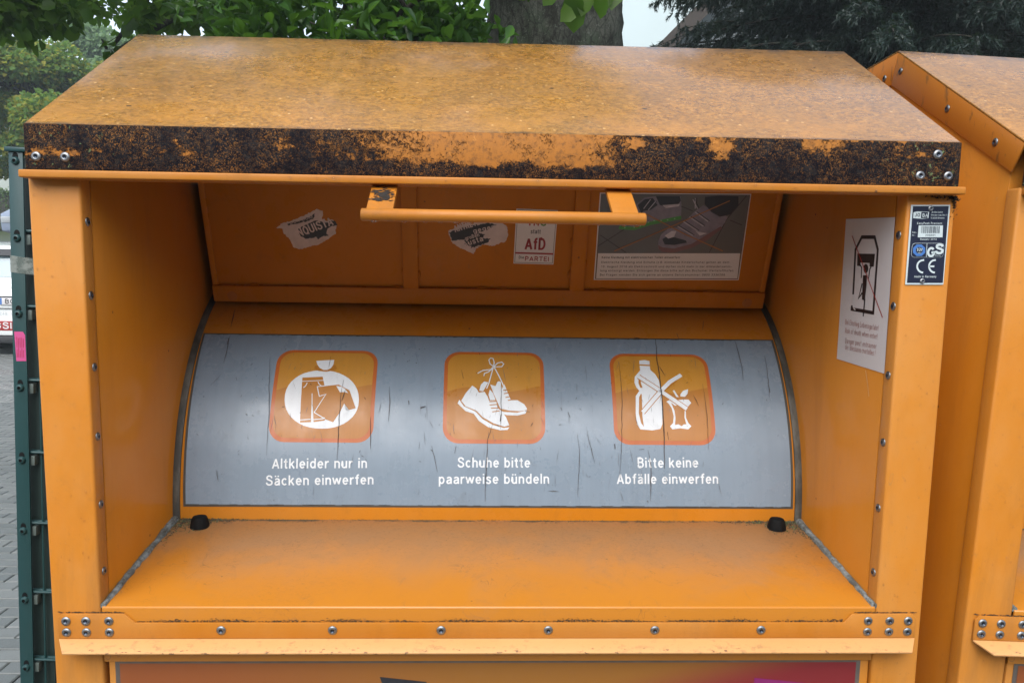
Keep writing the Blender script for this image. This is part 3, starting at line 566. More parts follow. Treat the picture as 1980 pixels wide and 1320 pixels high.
  ('t', 'alu', 3, 'EasyPush Premium', (0.52631, 1.71135), (0.55847, 1.71188), 0.00242, 0.7),
  ('p','alu',3,[(0.52863,1.7099),(0.55994,1.71041),(0.56052,1.69554),(0.52858,1.69503)]),
  ('p','platenavy',4,[(0.53205,1.70903),(0.53243,1.70904),(0.53276,1.70031),(0.53237,1.7003)]),
  ('p','platenavy',4,[(0.5332,1.70905),(0.53358,1.70905),(0.5339,1.70033),(0.53352,1.70032)]),
  ('p','platenavy',4,[(0.53473,1.70907),(0.5355,1.70909),(0.53582,1.70036),(0.53505,1.70035)]),
  ('p','platenavy',4,[(0.53626,1.7091),(0.53664,1.7091),(0.53697,1.70038),(0.53659,1.70037)]),
  ('p','platenavy',4,[(0.53712,1.70911),(0.53751,1.70912),(0.53783,1.70039),(0.53745,1.70038)]),
  ('p','platenavy',4,[(0.53798,1.70913),(0.53875,1.70914),(0.53908,1.70041),(0.53831,1.7004)]),
  ('p','platenavy',4,[(0.5399,1.70916),(0.54066,1.70917),(0.54099,1.70044),(0.54023,1.70043)]),
  ('p','platenavy',4,[(0.54114,1.70918),(0.54153,1.70918),(0.54186,1.70046),(0.54147,1.70045)]),
  ('p','platenavy',4,[(0.54268,1.7092),(0.54392,1.70922),(0.54425,1.70049),(0.54301,1.70047)]),
  ('p','platenavy',4,[(0.54469,1.70924),(0.54545,1.70925),(0.54579,1.70052),(0.54502,1.70051)]),
  ('p','platenavy',4,[(0.54593,1.70926),(0.54631,1.70926),(0.54665,1.70053),(0.54627,1.70053)]),
  ('p','platenavy',4,[(0.54708,1.70928),(0.54746,1.70928),(0.5478,1.70055),(0.54742,1.70055)]),
  ('p','platenavy',4,[(0.54794,1.70929),(0.54919,1.70931),(0.54953,1.70058),(0.54828,1.70056)]),
  ('p','platenavy',4,[(0.54995,1.70932),(0.55072,1.70934),(0.55106,1.7006),(0.55029,1.70059)]),
  ('p','platenavy',4,[(0.5512,1.70934),(0.55158,1.70935),(0.55192,1.70062),(0.55154,1.70061)]),
  ('p','platenavy',4,[(0.55235,1.70936),(0.55311,1.70937),(0.55346,1.70064),(0.55269,1.70063)]),
  ('p','platenavy',4,[(0.55426,1.70939),(0.55551,1.70941),(0.55586,1.70068),(0.55461,1.70066)]),
  ('t', 'platenavy', 4, '205691', (0.53786, 1.69658), (0.55128, 1.69679), 0.00243, 0),
  ('t', 'alu', 3, 'Fabr.-', (0.52107, 1.70012), (0.5272, 1.70022), 0.00187, 0.4),
  ('t', 'alu', 3, 'Nr.:', (0.52107, 1.69659), (0.52538, 1.69666), 0.00187, 0.4),
  ('t', 'alu', 3, 'Baujahr 2013', (0.53202, 1.69164), (0.55312, 1.69197), 0.00224, 0.5),
  ('p','alu',3,[(0.5256,1.68781),(0.55949,1.68834),(0.56227,1.68727),(0.56364,1.68467),(0.56338,1.6741),(0.56244,1.67146),(0.55984,1.67029),(0.52589,1.66978),(0.52311,1.67086),(0.52175,1.67346),(0.52206,1.68402),(0.52301,1.68665)]),
  ('p','platenavy',4,[(0.52573,1.68744),(0.55942,1.68797),(0.562,1.68697),(0.56327,1.68457),(0.56299,1.67418),(0.56212,1.67174),(0.55972,1.67067),(0.52595,1.67016),(0.52338,1.67116),(0.52212,1.67356),(0.52245,1.68394),(0.52333,1.68637)]),
  ('l','alu',5,0.0006,[(0.54089,1.68758),(0.54133,1.67039)]),
  ('p','plateblue',5,[(0.53946,1.67596),(0.53523,1.67164),(0.52876,1.67155),(0.52385,1.67572),(0.52337,1.68172),(0.5276,1.68603),(0.53406,1.68613),(0.53898,1.68197)]),
  ('p','platenavy',6,[(0.536,1.67727),(0.53369,1.67491),(0.53016,1.67485),(0.52748,1.67714),(0.52721,1.68043),(0.52952,1.68279),(0.53305,1.68284),(0.53573,1.68056)]),
  ('t', 'alu', 7, 'TÜV', (0.52805, 1.67758), (0.53554, 1.67769), 0.00374, 0.8),
  ('t', 'alu', 7, 'NORD', (0.52981, 1.6748), (0.53404, 1.67487), 0.00131, 0.4),
  ('t', 'alu', 5, 'G', (0.54206, 1.67096), (0.55226, 1.67112), 0.01144, 3),
  ('t', 'alu', 6, 'S', (0.55214, 1.67486), (0.56272, 1.67502), 0.01199, 3),
  ('t', 'alu', 7, 'geprüfte', (0.55225, 1.67355), (0.55898, 1.67365), 0.00113, 0.3),
  ('t', 'alu', 7, 'Sicherheit', (0.552, 1.67186), (0.55989, 1.67198), 0.00112, 0.3),
  ('l','alu',3,0.0022,[(0.53912,1.66679),(0.53539,1.66605),(0.53356,1.66503),(0.5321,1.66354),(0.53113,1.66171),(0.53071,1.65966),(0.53088,1.65754),(0.53163,1.6555),(0.53289,1.6537),(0.53458,1.65226),(0.53658,1.65128),(0.53907,1.65082)]),
  ('l','alu',3,0.0022,[(0.55433,1.66702),(0.55054,1.66628),(0.5488,1.66525),(0.54742,1.66377),(0.5465,1.66194),(0.54612,1.65989),(0.54629,1.65777),(0.54701,1.65573),(0.54823,1.65392),(0.54985,1.65248),(0.55176,1.65151),(0.55431,1.65104)]),
  ('l','alu',3,0.0022,[(0.54623,1.65883),(0.55298,1.65893)]),
  ('t', 'alu', 3, 'Made in Germany', (0.5279, 1.64445), (0.55656, 1.64486), 0.00265, 0.7),
 ],
}

# ---------------------------------------------------------------- flat print on surfaces
DR, DYC, DZC = .396, .646, 1.235                      # lid drum: radius and axis
FA = Vector((.434, 1.5815)); FB = Vector((.332, 1.87)); FD = (FB - FA).normalized(); FN = Vector((-FD.y, FD.x))
def S_drum(u, v, h):
    t = v / DR; r = DR + h
    return (u, DYC - r * math.cos(t), DZC + r * math.sin(t))
def S_flap(u, v, h): return (u, FA.x + FD.x * v + FN.x * h, FA.y + FD.y * v + FN.y * h)
def S_wall(u, v, h): return (.5129 - h, -u, v)
def S_post(u, v, h): return (u, -.0005 - h, v)
def S_door(u, v, h): return (u, .0038 - h, v)
def ngon(bm, pts, z=0.):
    vs = [bm.verts.new((p[0], p[1], z)) for p in pts]
    try: return bm.faces.new(vs)
    except ValueError: return None
def strokes(bm, w, pts, z=0.):
    P = [Vector(p).to_2d() for p in pts]; h = w / 2; L = []; Rr = []
    for i, p in enumerate(P):
        d0 = (P[i] - P[i - 1]).normalized() if i else None
        d1 = (P[i + 1] - P[i]).normalized() if i < len(P) - 1 else None
        n0 = Vector((-d0.y, d0.x)) if d0 else None; n1 = Vector((-d1.y, d1.x)) if d1 else None
        if n0 is None: m, k = n1, 1
        elif n1 is None: m, k = n0, 1
        else:
            m = (n0 + n1)
            if m.length < .2: m = n1.copy()
            m.normalize(); k = min(1.8, 1 / max(.3, m.dot(n1)))
        L.append(bm.verts.new((*(p + m * h * k), z))); Rr.append(bm.verts.new((*(p - m * h * k), z)))
    for i in range(len(P) - 1): bm.faces.new((L[i], Rr[i], Rr[i + 1], L[i + 1]))

# ---------------------------------------------------------------- condensed grotesque lettering drawn as strokes
def _arc(cx_, cy_, rx, ry, a0, a1, n=9): return [(cx_ + rx * math.cos(R(a0 + (a1 - a0) * k / n)), cy_ + ry * math.sin(R(a0 + (a1 - a0) * k / n))) for k in range(n + 1)]
_o = _arc(.235, .36, .165, .295, 0, 360, 18)
_n = [(.07, 0), (.07, .72)]; _arch = [(.07, .44)] + _arc(.225, .47, .155, .185, 165, 0) + [(.38, 0)]
_um = [[(.11, .84), (.11, .97)], [(.31, .84), (.31, .97)]]
_a = [[(.385, 0), (.385, .5)], _arc(.235, .49, .15, .165, 165, 0), [(.385, .42), (.25, .385), (.12, .33), (.075, .22), (.09, .12), (.16, .06), (.26, .08), (.34, .15), (.385, .26)]]
_u = [[(.07, .72), (.07, .25)] + _arc(.225, .25, .155, .19, 180, 345), [(.38, .72), (.38, 0)]]
GL = {
 'n': (.45, [_n, _arch]), 'h': (.45, [[(.07, 0), (.07, 1)], _arch]), 'm': (.70, [_n, [(.07, .44)] + _arc(.205, .49, .135, .165, 165, 0) + [(.34, 0)], [(.34, .44)] + _arc(.485, .49, .145, .165, 165, 0) + [(.63, 0)]]),
 'u': (.45, _u), 'ü': (.45, _u + _um), 'a': (.45, _a), 'ä': (.45, _a + _um), 'o': (.47, [_o]),
 'e': (.46, [[(.07, .37), (.40, .37)] + _arc(.235, .36, .165, .295, 5, 322, 16)]), 'c': (.43, [_arc(.235, .36, .165, .295, 42, 318, 14)]),
 'd': (.47, [[(.40, 0), (.40, 1)], _o]), 'b': (.47, [[(.07, 0), (.07, 1)], _o]), 'p': (.47, [[(.07, -.27), (.07, .72)], _o]), 'q': (.47, [[(.40, -.27), (.40, .72)], _o]),
 'g': (.47, [[(.40, .72), (.40, -.08)] + _arc(.235, -.08, .165, .15, 0, -160), _o]),
 'i': (.14, [[(.07, 0), (.07, .72)], [(.07, .86), (.07, 1)]]), 'l': (.14, [[(.07, 0), (.07, 1)]]), 'k': (.44, [[(.07, 0), (.07, 1)], [(.38, .72), (.09, .30)], [(.19, .43), (.40, 0)]]),
 't': (.29, [[(.145, .93), (.145, .14), (.18, .06), (.28, .055)], [(.0, .665), (.27, .665)]]), 'f': (.30, [[(.31, .945), (.22, .945), (.155, .86), (.155, 0)], [(.01, .665), (.29, .665)]]),
 'r': (.30, [_n, [(.07, .42), (.12, .57), (.20, .65), (.31, .66)]]), 's': (.42, [[(.36, .53), (.32, .63), (.21, .67), (.11, .63), (.085, .53), (.13, .43), (.28, .34), (.35, .26), (.35, .15), (.29, .07), (.19, .05), (.10, .09), (.06, .19)]]),
 'w': (.64, [[(.03, .72), (.17, .06)], [(.17, .06), (.32, .66)], [(.32, .66), (.47, .06)], [(.47, .06), (.61, .72)]]), 'v': (.42, [[(.03, .72), (.21, .06)], [(.21, .06), (.39, .72)]]), 'j': (.14, [[(.07, .72), (.07, -.12), (.0, -.21)], [(.07, .86), (.07, 1)]]), 'z': (.4, [[(.05, .66), (.35, .66), (.06, .06), (.36, .06)]]),
 'ß': (.48, [[(.07, 0), (.07, .78)] + _arc(.21, .80, .14, .14, 180, 0) + [(.33, .66), (.24, .55)] + _arc(.22, .30, .18, .25, 80, -110)]), 'y': (.42, [[(.03, .72), (.22, .05)], [(.39, .72), (.19, -.10), (.12, -.2), (.04, -.21)]]),
 'A': (.54, [[(.04, 0), (.27, .94)], [(.27, .94), (.50, 0)], [(.12, .30), (.42, .30)]]), 'S': (.52, [[(.45, .72), (.42, .86), (.33, .94), (.19, .94), (.10, .85), (.09, .70), (.15, .60), (.38, .47), (.46, .36), (.46, .20), (.38, .09), (.26, .055), (.14, .10), (.07, .20), (.06, .30)]]),
 'B': (.52, [[(.08, .06), (.08, .94), (.27, .94)] + _arc(.27, .74, .16, .20, 90, -90) + [(.08, .54)], [(.08, .06), (.28, .06)] + _arc(.28, .30, .18, .24, -90, 90)]),
 'D': (.54, [[(.08, .06), (.08, .94), (.24, .94)] + _arc(.24, .5, .23, .44, 90, -90) + [(.08, .06)]]), 'P': (.50, [[(.08, 0), (.08, .94), (.26, .94)] + _arc(.26, .70, .18, .24, 90, -90) + [(.08, .46)]]),
 'R': (.53, [[(.08, 0), (.08, .94), (.27, .94)] + _arc(.27, .70, .18, .24, 90, -90) + [(.08, .46)], [(.28, .46), (.46, 0)]]), 'T': (.48, [[(.0, .94), (.48, .94)], [(.24, .94), (.24, 0)]]), 'E': (.46, [[(.44, .94), (.08, .94), (.08, .06), (.44, .06)], [(.08, .51), (.40, .51)]]),
 'I': (.16, [[(.08, 0), (.08, 1)]]), 'O': (.56, [_arc(.28, .5, .21, .44, 0, 360, 20)]), 'C': (.53, [_arc(.28, .5, .21, .44, 42, 318, 16)]), 'G': (.55, [_arc(.28, .5, .21, .44, 42, 350, 16) + [(.49, .46), (.30, .46)]]), 'H': (.54, [[(.08, 0), (.08, 1)], [(.46, 0), (.46, 1)], [(.08, .52), (.46, .52)]]),
 'N': (.54, [[(.08, 0), (.08, 1)], [(.46, 0), (.46, 1)], [(.08, .95), (.46, .05)]]), 'Q': (.56, [_arc(.28, .5, .21, .44, 0, 360, 20), [(.30, .22), (.50, -.04)]]), 'U': (.54, [[(.08, 1), (.08, .3)] + _arc(.27, .28, .19, .22, 180, 360) + [(.46, 1)]]), 'K': (.52, [[(.08, 0), (.08, 1)], [(.46, 1), (.10, .45)], [(.2, .6), (.49, 0)]]),
 'F': (.44, [[(.43, .94), (.08, .94), (.08, 0)], [(.08, .50), (.38, .50)]]), 'Z': (.46, [[(.04, .94), (.42, .94), (.05, .06), (.43, .06)]]), 'M': (.66, [[(.08, 0), (.08, .95), (.33, .1), (.58, .95), (.58, 0)]]), 'W': (.76, [[(.03, 1), (.21, .05), (.38, .92), (.55, .05), (.73, 1)]]), 'L': (.42, [[(.08, 1), (.08, .06), (.41, .06)]]), 'J': (.40, [[(.32, 1), (.32, .28)] + _arc(.19, .26, .13, .2, 0, -170)]), 'V': (.52, [[(.03, 1), (.26, .05), (.49, 1)]]), 'Ü': (.54, [[(.08, .92), (.08, .3)] + _arc(.27, .28, .19, .22, 180, 360) + [(.46, .92)], [(.17, 1.0), (.17, 1.13)], [(.37, 1.0), (.37, 1.13)]]),
 '0': (.46, [_arc(.23, .5, .165, .44, 0, 360, 18)]), '1': (.46, [[(.08, .74), (.27, .92), (.27, 0)]]), '2': (.46, [[(.07, .70), (.10, .86), (.22, .94), (.35, .88), (.38, .72), (.32, .55), (.08, .06), (.41, .06)]]), '3': (.46, [[(.07, .80), (.16, .93), (.30, .92), (.37, .78), (.32, .60), (.18, .54), (.33, .48), (.40, .30), (.33, .10), (.18, .06), (.06, .20)]]),
 '4': (.46, [[(.33, 0), (.33, .94), (.04, .28), (.43, .28)]]), '5': (.46, [[(.39, .94), (.12, .94), (.09, .52), (.25, .58), (.38, .45), (.38, .22), (.28, .07), (.14, .07), (.05, .18)]]), '6': (.46, [_arc(.23, .32, .165, .26, 0, 360, 14), [(.37, .85), (.25, .94), (.12, .82), (.065, .5), (.065, .32)]]), '8': (.46, [_arc(.23, .72, .14, .21, 0, 360, 12), _arc(.23, .28, .17, .22, 0, 360, 12)]), '9': (.46, [_arc(.23, .66, .165, .28, 0, 360, 14), [(.395, .66), (.36, .3), (.26, .07), (.1, .12)]]), '7': (.46, [[(.05, .94), (.40, .94), (.17, 0)]]),
 '.': (.14, [[(.07, 0), (.07, .14)]]), ',': (.14, [[(.08, .12), (.04, -.12)]]), ':': (.14, [[(.07, 0), (.07, .14)], [(.07, .55), (.07, .69)]]), '-': (.30, [[(.03, .36), (.27, .36)]]), '!': (.14, [[(.07, 0), (.07, .14)], [(.07, .28), (.07, 1)]]), '(': (.2, [[(.17, 1), (.07, .6), (.07, .2), (.17, -.2)]]), ')': (.2, [[(.03, 1), (.13, .6), (.13, .2), (.03, -.2)]]), ' ': (.22, [])}
def add_text(bm, s, a, b, h, bold=0, z=0.):
    """lettering from a to b (baseline ends) with capital height h"""
    a = Vector(a); b = Vector(b); d = b - a; Lg = d.length; d.normalize(); n = Vector((-d.y, d.x)); gap = .10
    adv = sum(GL.get(c, GL['o'])[0] + gap for c in s) - gap; k = Lg / adv; w = h * (.14 + .035 * bold); x = 0.
    w = min(w, k * (.22 + .035 * max(0, bold)))
    for c in s:
        wd, st = GL.get(c, GL['o'])
        for p in st:
            P_ = [a + d * (x + q[0]) * k + n * q[1] * h for q in p]
            if (P_[0] - P_[-1]).length < 1e-7: P_ = P_ + [P_[1]]
            strokes(bm, w, P_, z)
        x += wd + gap

def map_bm(bm, S, h, cut=None):
    bmesh.ops.triangulate(bm, faces=[f for f in bm.faces if len(f.verts) > 4])
    if cut:
        v0 = min(v.co.y for v in bm.verts); v1 = max(v.co.y for v in bm.verts); y = math.ceil(v0 / cut) * cut
        while y < v1:
            bmesh.ops.bisect_plane(bm, geom=bm.verts[:] + bm.edges[:] + bm.faces[:], plane_co=(0, y, 0), plane_no=(0, 1, 0)); y += cut
    for v in bm.verts: v.co = S(v.co.x, v.co.y, h + v.co.z)
def roughen(pts):
    out = []; n_ = len(pts)
    for i in range(n_):
        a, b = Vector(pts[i]), Vector(pts[(i + 1) % n_]); m = max(1, int((b - a).length / .0022)); d = (b - a).normalized(); q = Vector((-d.y, d.x))
        for k in range(m): out.append(tuple(a.lerp(b, k / m) + q * rnd.uniform(-.0011, .0011) * (1 if k else .4)))
    return out
def decal(name, items, S, parent, cut=None, base=.0004, lay=.00022, label=None):
    """items of one sticker: the backing becomes the part, each colour of print a child of it"""
    groups = {}
    for it in items: groups.setdefault((it[1], it[2]), []).append(it)
    root = None
    for (mat, l) in sorted(groups, key=lambda k: (k[1], k[0])):
        bm = bmesh.new()
        for it in groups[(mat, l)]:
            if it[0] == 'p': ngon(bm, roughen(it[3]) if name == 'torn_sticker' else it[3])
            elif it[0] == 'l': strokes(bm, it[3], it[4])
            else: add_text(bm, it[3], it[4], it[5], it[6], it[7])
        has_text = any(it[0] == 't' for it in groups[(mat, l)])
        map_bm(bm, S, base + l * lay, cut)
        o = finish(name if root is None else ('lettering' if has_text else 'print'), bm, DM[mat], parent if root is None else root, smooth=False, recalc=False)
        if root is None: root = o
    if label: root['label'] = label
    return root
def rrect(x0, x1, y0, y1, r, n=6):
    P = []
    for cxx, cyy, a0 in ((x1 - r, y1 - r, 0), (x0 + r, y1 - r, 90), (x0 + r, y0 + r, 180), (x1 - r, y0 + r, 270)):
        for k in range(n + 1):
            a = R(a0 + 90 * k / n); P.append((cxx + r * math.cos(a), cyy + r * math.sin(a)))
    return P

# ---------------------------------------------------------------- setting
def ground_z(y):
    if y < 13: return 0.
    if y < 24: return 2.1 * (y - 13) / 11
    return 2.1 + (y - 24) * .10 if y < 60 else 5.7
def build_ground():
    n = NT("distant paving and verge")
    x, y, z = n.xyz()
    br = n.n('TexBrick', {'Vector': n.obj(), 'Color1': (.12, .13, .125), 'Color2': (.08, .088, .085), 'Mortar': (.022, .024, .024), 'Scale': 1., 'Mortar Size': .006, 'Brick Width': .2, 'Row Height': .1}, offset=.5)
    g = n.mix(n.noise(3, 6), (.04, .06, .02), (.07, .09, .03))
    c = n.mix(n.ramp(y, 15.0, 15.4), br.outputs[0], (.055, .058, .06)); c = n.mix(n.ramp(y, 25., 26.), c, g)
    c = n.mix(n.math('MULTIPLY', n.ramp(n.noise(2.5, 5), .45, .7), .4), c, (.06, .065, .065))
    n.out(c, .38)
    bm = bmesh.new(); ys = [-60, -10, 0, 5, 13, 16, 20, 24, 30, 40, 60, 400]
    xs = [-200, -30, -10, 0, 10, 30, 200]
    V = [[bm.verts.new((x, y, ground_z(y) - .002)) for x in xs] for y in ys]
    for i in range(len(ys) - 1):
        for j in range(len(xs) - 1): bm.faces.new((V[i][j], V[i][j + 1], V[i + 1][j + 1], V[i + 1][j]))
    o = finish("ground", bm, n.m, smooth=False); tag(o, kind='structure'); return o
ground = build_ground()

def paver_mat():
    n = NT("grey concrete paver")
    r = n.n('ObjectInfo').outputs['Random']
    c = n.mix(r, (.10, .112, .108), (.165, .175, .168))
    c = n.mix(n.math('MULTIPLY', n.ramp(n.noise(160, 4), .45, .65), .5), c, (.16, .17, .17))
    c = n.mix(n.math('MULTIPLY', n.ramp(n.noise(6, 4), .5, .7), .4), c, (.05, .055, .05))
    n.bump(n.noise(260, 4), .5, .002)
    return n.out(c, n.ramp(n.noise(5, 3), .35, .65, .28, .5))
M_paver = paver_mat()
pavement = finish("pavement", (lambda bm: (box(bm, -8.4, .2, 1.5, 12.8, .0, .008), bm)[1])(bmesh.new()), flat("joint sand", (.03, .032, .028), .9))
tag(pavement, kind='structure')
def paver_bm():
    bm = bmesh.new(); a, b = .097, .047
    prof = [(-a, -b), (a, -b), (a, b), (-a, b)]
    lo = [bm.verts.new((x, y, .004)) for x, y in prof]; mid = [bm.verts.new((x, y, .028)) for x, y in prof]
    hi = [bm.verts.new((x * (1 - .005 / a * 1), y * (1 - .005 / b), .032)) for x, y in prof]
    for A, B in ((lo, mid), (mid, hi)):
        for i in range(4): bm.faces.new((A[i], A[(i + 1) % 4], B[(i + 1) % 4], B[i]))
    bm.faces.new(hi); return bm
pv = bmesh.new(); pm = bpy.data.meshes.new("paver"); b_ = paver_bm(); b_.to_mesh(pm); b_.free(); pm.materials.append(M_paver); pv.free()
cand = []
ty = 1.62
row = 0
while ty < 12.7:
    off = .1 if row % 2 else 0
    for i in range(-42, 0):
        px_ = i * .2 + off; cand.append((px_, ty))
    ty += .1; row += 1
def vis_dist(p):
    d = p[1] + .98; t = -p[0] / d
    return 0 if (.545 < t < .685) else 1
near = [p for p in cand if vis_dist(p) == 0 and p[1] < 7.6]
near = sorted(near, key=lambda p: p[1])[:298]
nearset = set(near); rest = bmesh.new()
for k, p in enumerate(near):
    o = bpy.data.objects.new("paver", pm); COL.objects.link(o); o.parent = pavement
    o.location = (p[0], p[1], rnd.uniform(-.0015, .0015)); o.rotation_euler = (rnd.uniform(-.008, .008), rnd.uniform(-.006, .006), rnd.uniform(-.01, .01))
vr, fr = [], []
for p in cand:
    if p in nearset: continue
    dz = rnd.uniform(-.0015, .0015); b0 = len(vr)
    for (x, y) in ((-.097, -.047), (.097, -.047), (.097, .047), (-.097, .047)): vr.append((p[0] + x, p[1] + y, .024 + dz))
    for (x, y) in ((-.092, -.042), (.092, -.042), (.092, .042), (-.092, .042)): vr.append((p[0] + x, p[1] + y, .031 + dz))
    fr += [(b0 + 4, b0 + 5, b0 + 6, b0 + 7)] + [(b0 + i, b0 + (i + 1) % 4, b0 + 4 + (i + 1) % 4, b0 + 4 + i) for i in range(4)]
me = bpy.data.meshes.new("paver field"); me.from_pydata(vr, [], fr)
def paver_mat2():
    n = NT("grey concrete paver field")
    r = n.n('NewGeometry').outputs['Random Per Island']
    c = n.mix(r, (.10, .112, .108), (.165, .175, .168))
    c = n.mix(n.math('MULTIPLY', n.ramp(n.noise(1.5, 4), .5, .7), .4), c, (.05, .055, .05))
    return n.out(c, n.ramp(n.noise(1.2, 3), .35, .65, .25, .5))
tag(new_obj("paver_field", me, paver_mat2(), pavement), kind='stuff')

# ---------------------------------------------------------------- the clothing container
W = .575; WI = .5123
cont = thing("clothing_container", "orange clothing donation container in front, black lichen on its roof edge, grey curved lid", "clothing container", group="orange clothing containers")
rv = bmesh.new()
lathe(rv, [(0.0056, 0), (.0056, .0006), (.0050, .0011), (.0038, .0018), (.0023, .0020), (.0019, .0008), (0, .0007)], 16, mis=[0, 0, 0, 0, 1, 1])
bmesh.ops.recalc_face_normals(rv, faces=rv.faces)
rme = bpy.data.meshes.new("rivet"); rv.to_mesh(rme); rv.free(); rme.materials.append(M_steel); rme.materials.append(M_hole)
for p in rme.polygons: p.use_smooth = True
def rivet(loc, normal, parent, s=1.):
    o = bpy.data.objects.new("rivet", rme); COL.objects.link(o); o.parent = parent; o.location = loc
    q = Vector(normal).to_track_quat('Z', 'Y'); q.rotate(Matrix.Rotation(rnd.uniform(-.08, .08), 3, 'X')); o.rotation_mode = 'QUATERNION'; o.rotation_quaternion = q; o.scale = (s, s, s); return o

# side walls: thick double skin, pentagon side profile
RIDGE = (.336, 2.011)
prof = [(.028, .06), (1.15, .06), (1.15, 1.970), (.345, 1.995), (.028, 1.806)]
for s in (-1, 1):
    bm = bmesh.new(); prism(bm, prof, s * .5129, s * .5705)
    finish("side_wall", bm, M_inside if 0 else M_side, cont, bevel=.0015)
bm = bmesh.new(); box(bm, -.5135, .5135, 1.12, 1.149, .06, 1.965); finish("back_wall", bm, M_side, cont, bevel=.001)
bm = bmesh.new(); box(bm, -.5135, .5135, .03, 1.115, .06, .075); finish("floor_plate", bm, M_side, cont)
# posts with the folded return carrying the rivets
posts = []
for s in (-1, 1):
    bm = bmesh.new(); a, b = sorted((s * WI, s * W)); box(bm, a, b, 0., .0262, .03, 1.7575)
    o = finish("front_post", bm, M_frame, cont, bevel=.0035, seg=3); posts.append(o)
    for z in (1.698, 1.607, 1.5165, 1.427, 1.3375, 1.248):
        rivet((s * (WI - .0001), .0135, z), (-s, 0, 0), o, 1.0)
# roof sheet, gable strips, fascia and drip rail
bm = bmesh.new()
t = .0022
P = [(-.0005, 1.8135), RIDGE, (1.165, 1.985)]
prism(bm, P + [(1.165, 1.985 - t), (RIDGE[0], RIDGE[1] - t * 1.15), (-.0005 + .001, 1.8135 - t * 1.15)], -.5744, .5744)
roof = finish("roof_sheet", bm, M_roof, cont, bevel=.0007)
for s in (-1, 1):
    bm = bmesh.new()
    h = .046
    prism(bm, [(.003, 1.8115), (RIDGE[0], RIDGE[1] - .0028), (RIDGE[0] + .012, RIDGE[1] - h - .006), (.022, 1.8115 - h * .72)], s * .5712, s * .5742)
    st = finish("gable_strip", bm, M_strip, cont, bevel=.0008)
    for (y, z) in ((.060, 1.8215), (.178, 1.8875), (.322, 1.975)): rivet((s * .5744, y, z), (s, 0, 0), st)
    bm = bmesh.new()
    prism(bm, [(RIDGE[0] + .001, RIDGE[1] - .0028), (1.16, 1.981), (1.16, 1.935), (RIDGE[0] + .013, RIDGE[1] - h - .006)], s * .5712, s * .5742)
    st = finish("gable_strip", bm, M_strip, cont, bevel=.0008)
    for (y, z) in ((.372, 1.975), (.75, 1.965), (1.12, 1.955)): rivet((s * .5744, y, z), (s, 0, 0), st)
bm = bmesh.new(); box(bm, -.5744, .5744, -.0042, -.0012, 1.7585, 1.8125)
fas = finish("fascia", bm, M_fascia, cont, bevel=.0012, seg=2)
for x, z in ((-.5607, 1.7737), (-.5264, 1.7737), (.524, 1.771), (.5597, 1.771), (.5443, 1.7973)): rivet((x, -.0043, z), (0, -1, 0), fas, 1.05)
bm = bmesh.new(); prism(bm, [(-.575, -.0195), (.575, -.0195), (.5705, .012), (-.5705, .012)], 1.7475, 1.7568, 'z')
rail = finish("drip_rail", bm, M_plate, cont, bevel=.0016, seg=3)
bm = bmesh.new()
for k in range(16):
    x = rnd.uniform(-.4, .5); r = rnd.uniform(.0010, .0020)
    bmesh.ops.create_icosphere(bm, subdivisions=2, radius=r, matrix=Matrix.Translation((x, -.0200, 1.7475 + rnd.uniform(0, .008))))
M_water = NT("water"); M_water.b.inputs['Transmission Weight'].default_value = 1; M_water.b.inputs['IOR'].default_value = 1.33
M_water = M_water.out((1, 1, 1), .02)
tag(finish("water_drops", bm, M_water, rail), kind='stuff')

# tray (sill) sloping to the front
def tray_z(y): return 1.2052 + y * .135
bm = bmesh.new()
prism(bm, [(-.0008, 1.13), (-.0008, 1.2035), (.0010, 1.2053), (.30, tray_z(.30)), (.30, tray_z(.30) - .003), (.003, 1.2020), (.002, 1.13)], -.5103, .5103)
tray = finish("tray", bm, M_tray, cont, bevel=.0006)
# grey sealant running along both sides of the tray
for s in (-1, 1):
    bm = bmesh.new(); pts = []; rs = []
    for k in range(27):
        y = .262 * k / 26 + .001
        pts.append((s * (.5095 + rnd.uniform(-.0010, .0006)), y, tray_z(y) + rnd.uniform(0, .0012))); rs.append(.0034 + .0024 * (k / 26) + rnd.uniform(-.0008, .0012))
    tube(bm, pts, rs, 8)
    lab = finish("sealant_bead", bm, M_seal, tray)
# black bumpers
for x, y in ((-.462, .225), (.463, .226)):
    bm = bmesh.new(); m = Matrix.Translation((x, y, tray_z(y) - .001))
    lathe(bm, [(0, 0), (.0148, 0), (.0145, .004), (.0122, .014), (.0105, .0172), (.006, .0185), (0, .0187)], 20, m)
    finish("rubber_bumper", bm, M_black, tray)
# debris heaped in the corners and along the lid
bm = bmesh.new()
def crumb(x, y, s):
    z = tray_z(y) + rnd.uniform(0, s * .8); a = rnd.uniform(0, 6.28); l = s * rnd.uniform(.6, 2.6)
    d = Vector((math.cos(a), math.sin(a), rnd.uniform(-.2, .5))) * l; p = Vector((x, y, z)); w = Vector((-d.y, d.x, rnd.uniform(-1, 1) * l)) .normalized() * s * .35
    q = [bm.verts.new(v) for v in (p, p + d * .5 + w, p + d, p + d * .5 - w)]; bm.faces.new(q)
    u = bm.verts.new(p + d * .5 + Vector((0, 0, s * .4)))
    for i in range(4): bm.faces.new((q[i], q[(i + 1) % 4], u))
for k in range(2400):
    s = rnd.choice((-1, 1)); e = abs(rnd.gauss(0, .045)); x = s * (.507 - e)
    y = .2505 - abs(rnd.gauss(0, .012)) * (1.5 if e < .06 else .5)
    if e < .014: y = .2505 - abs(rnd.gauss(0, .035))
    crumb(x, y, rnd.uniform(.0008, .0024))
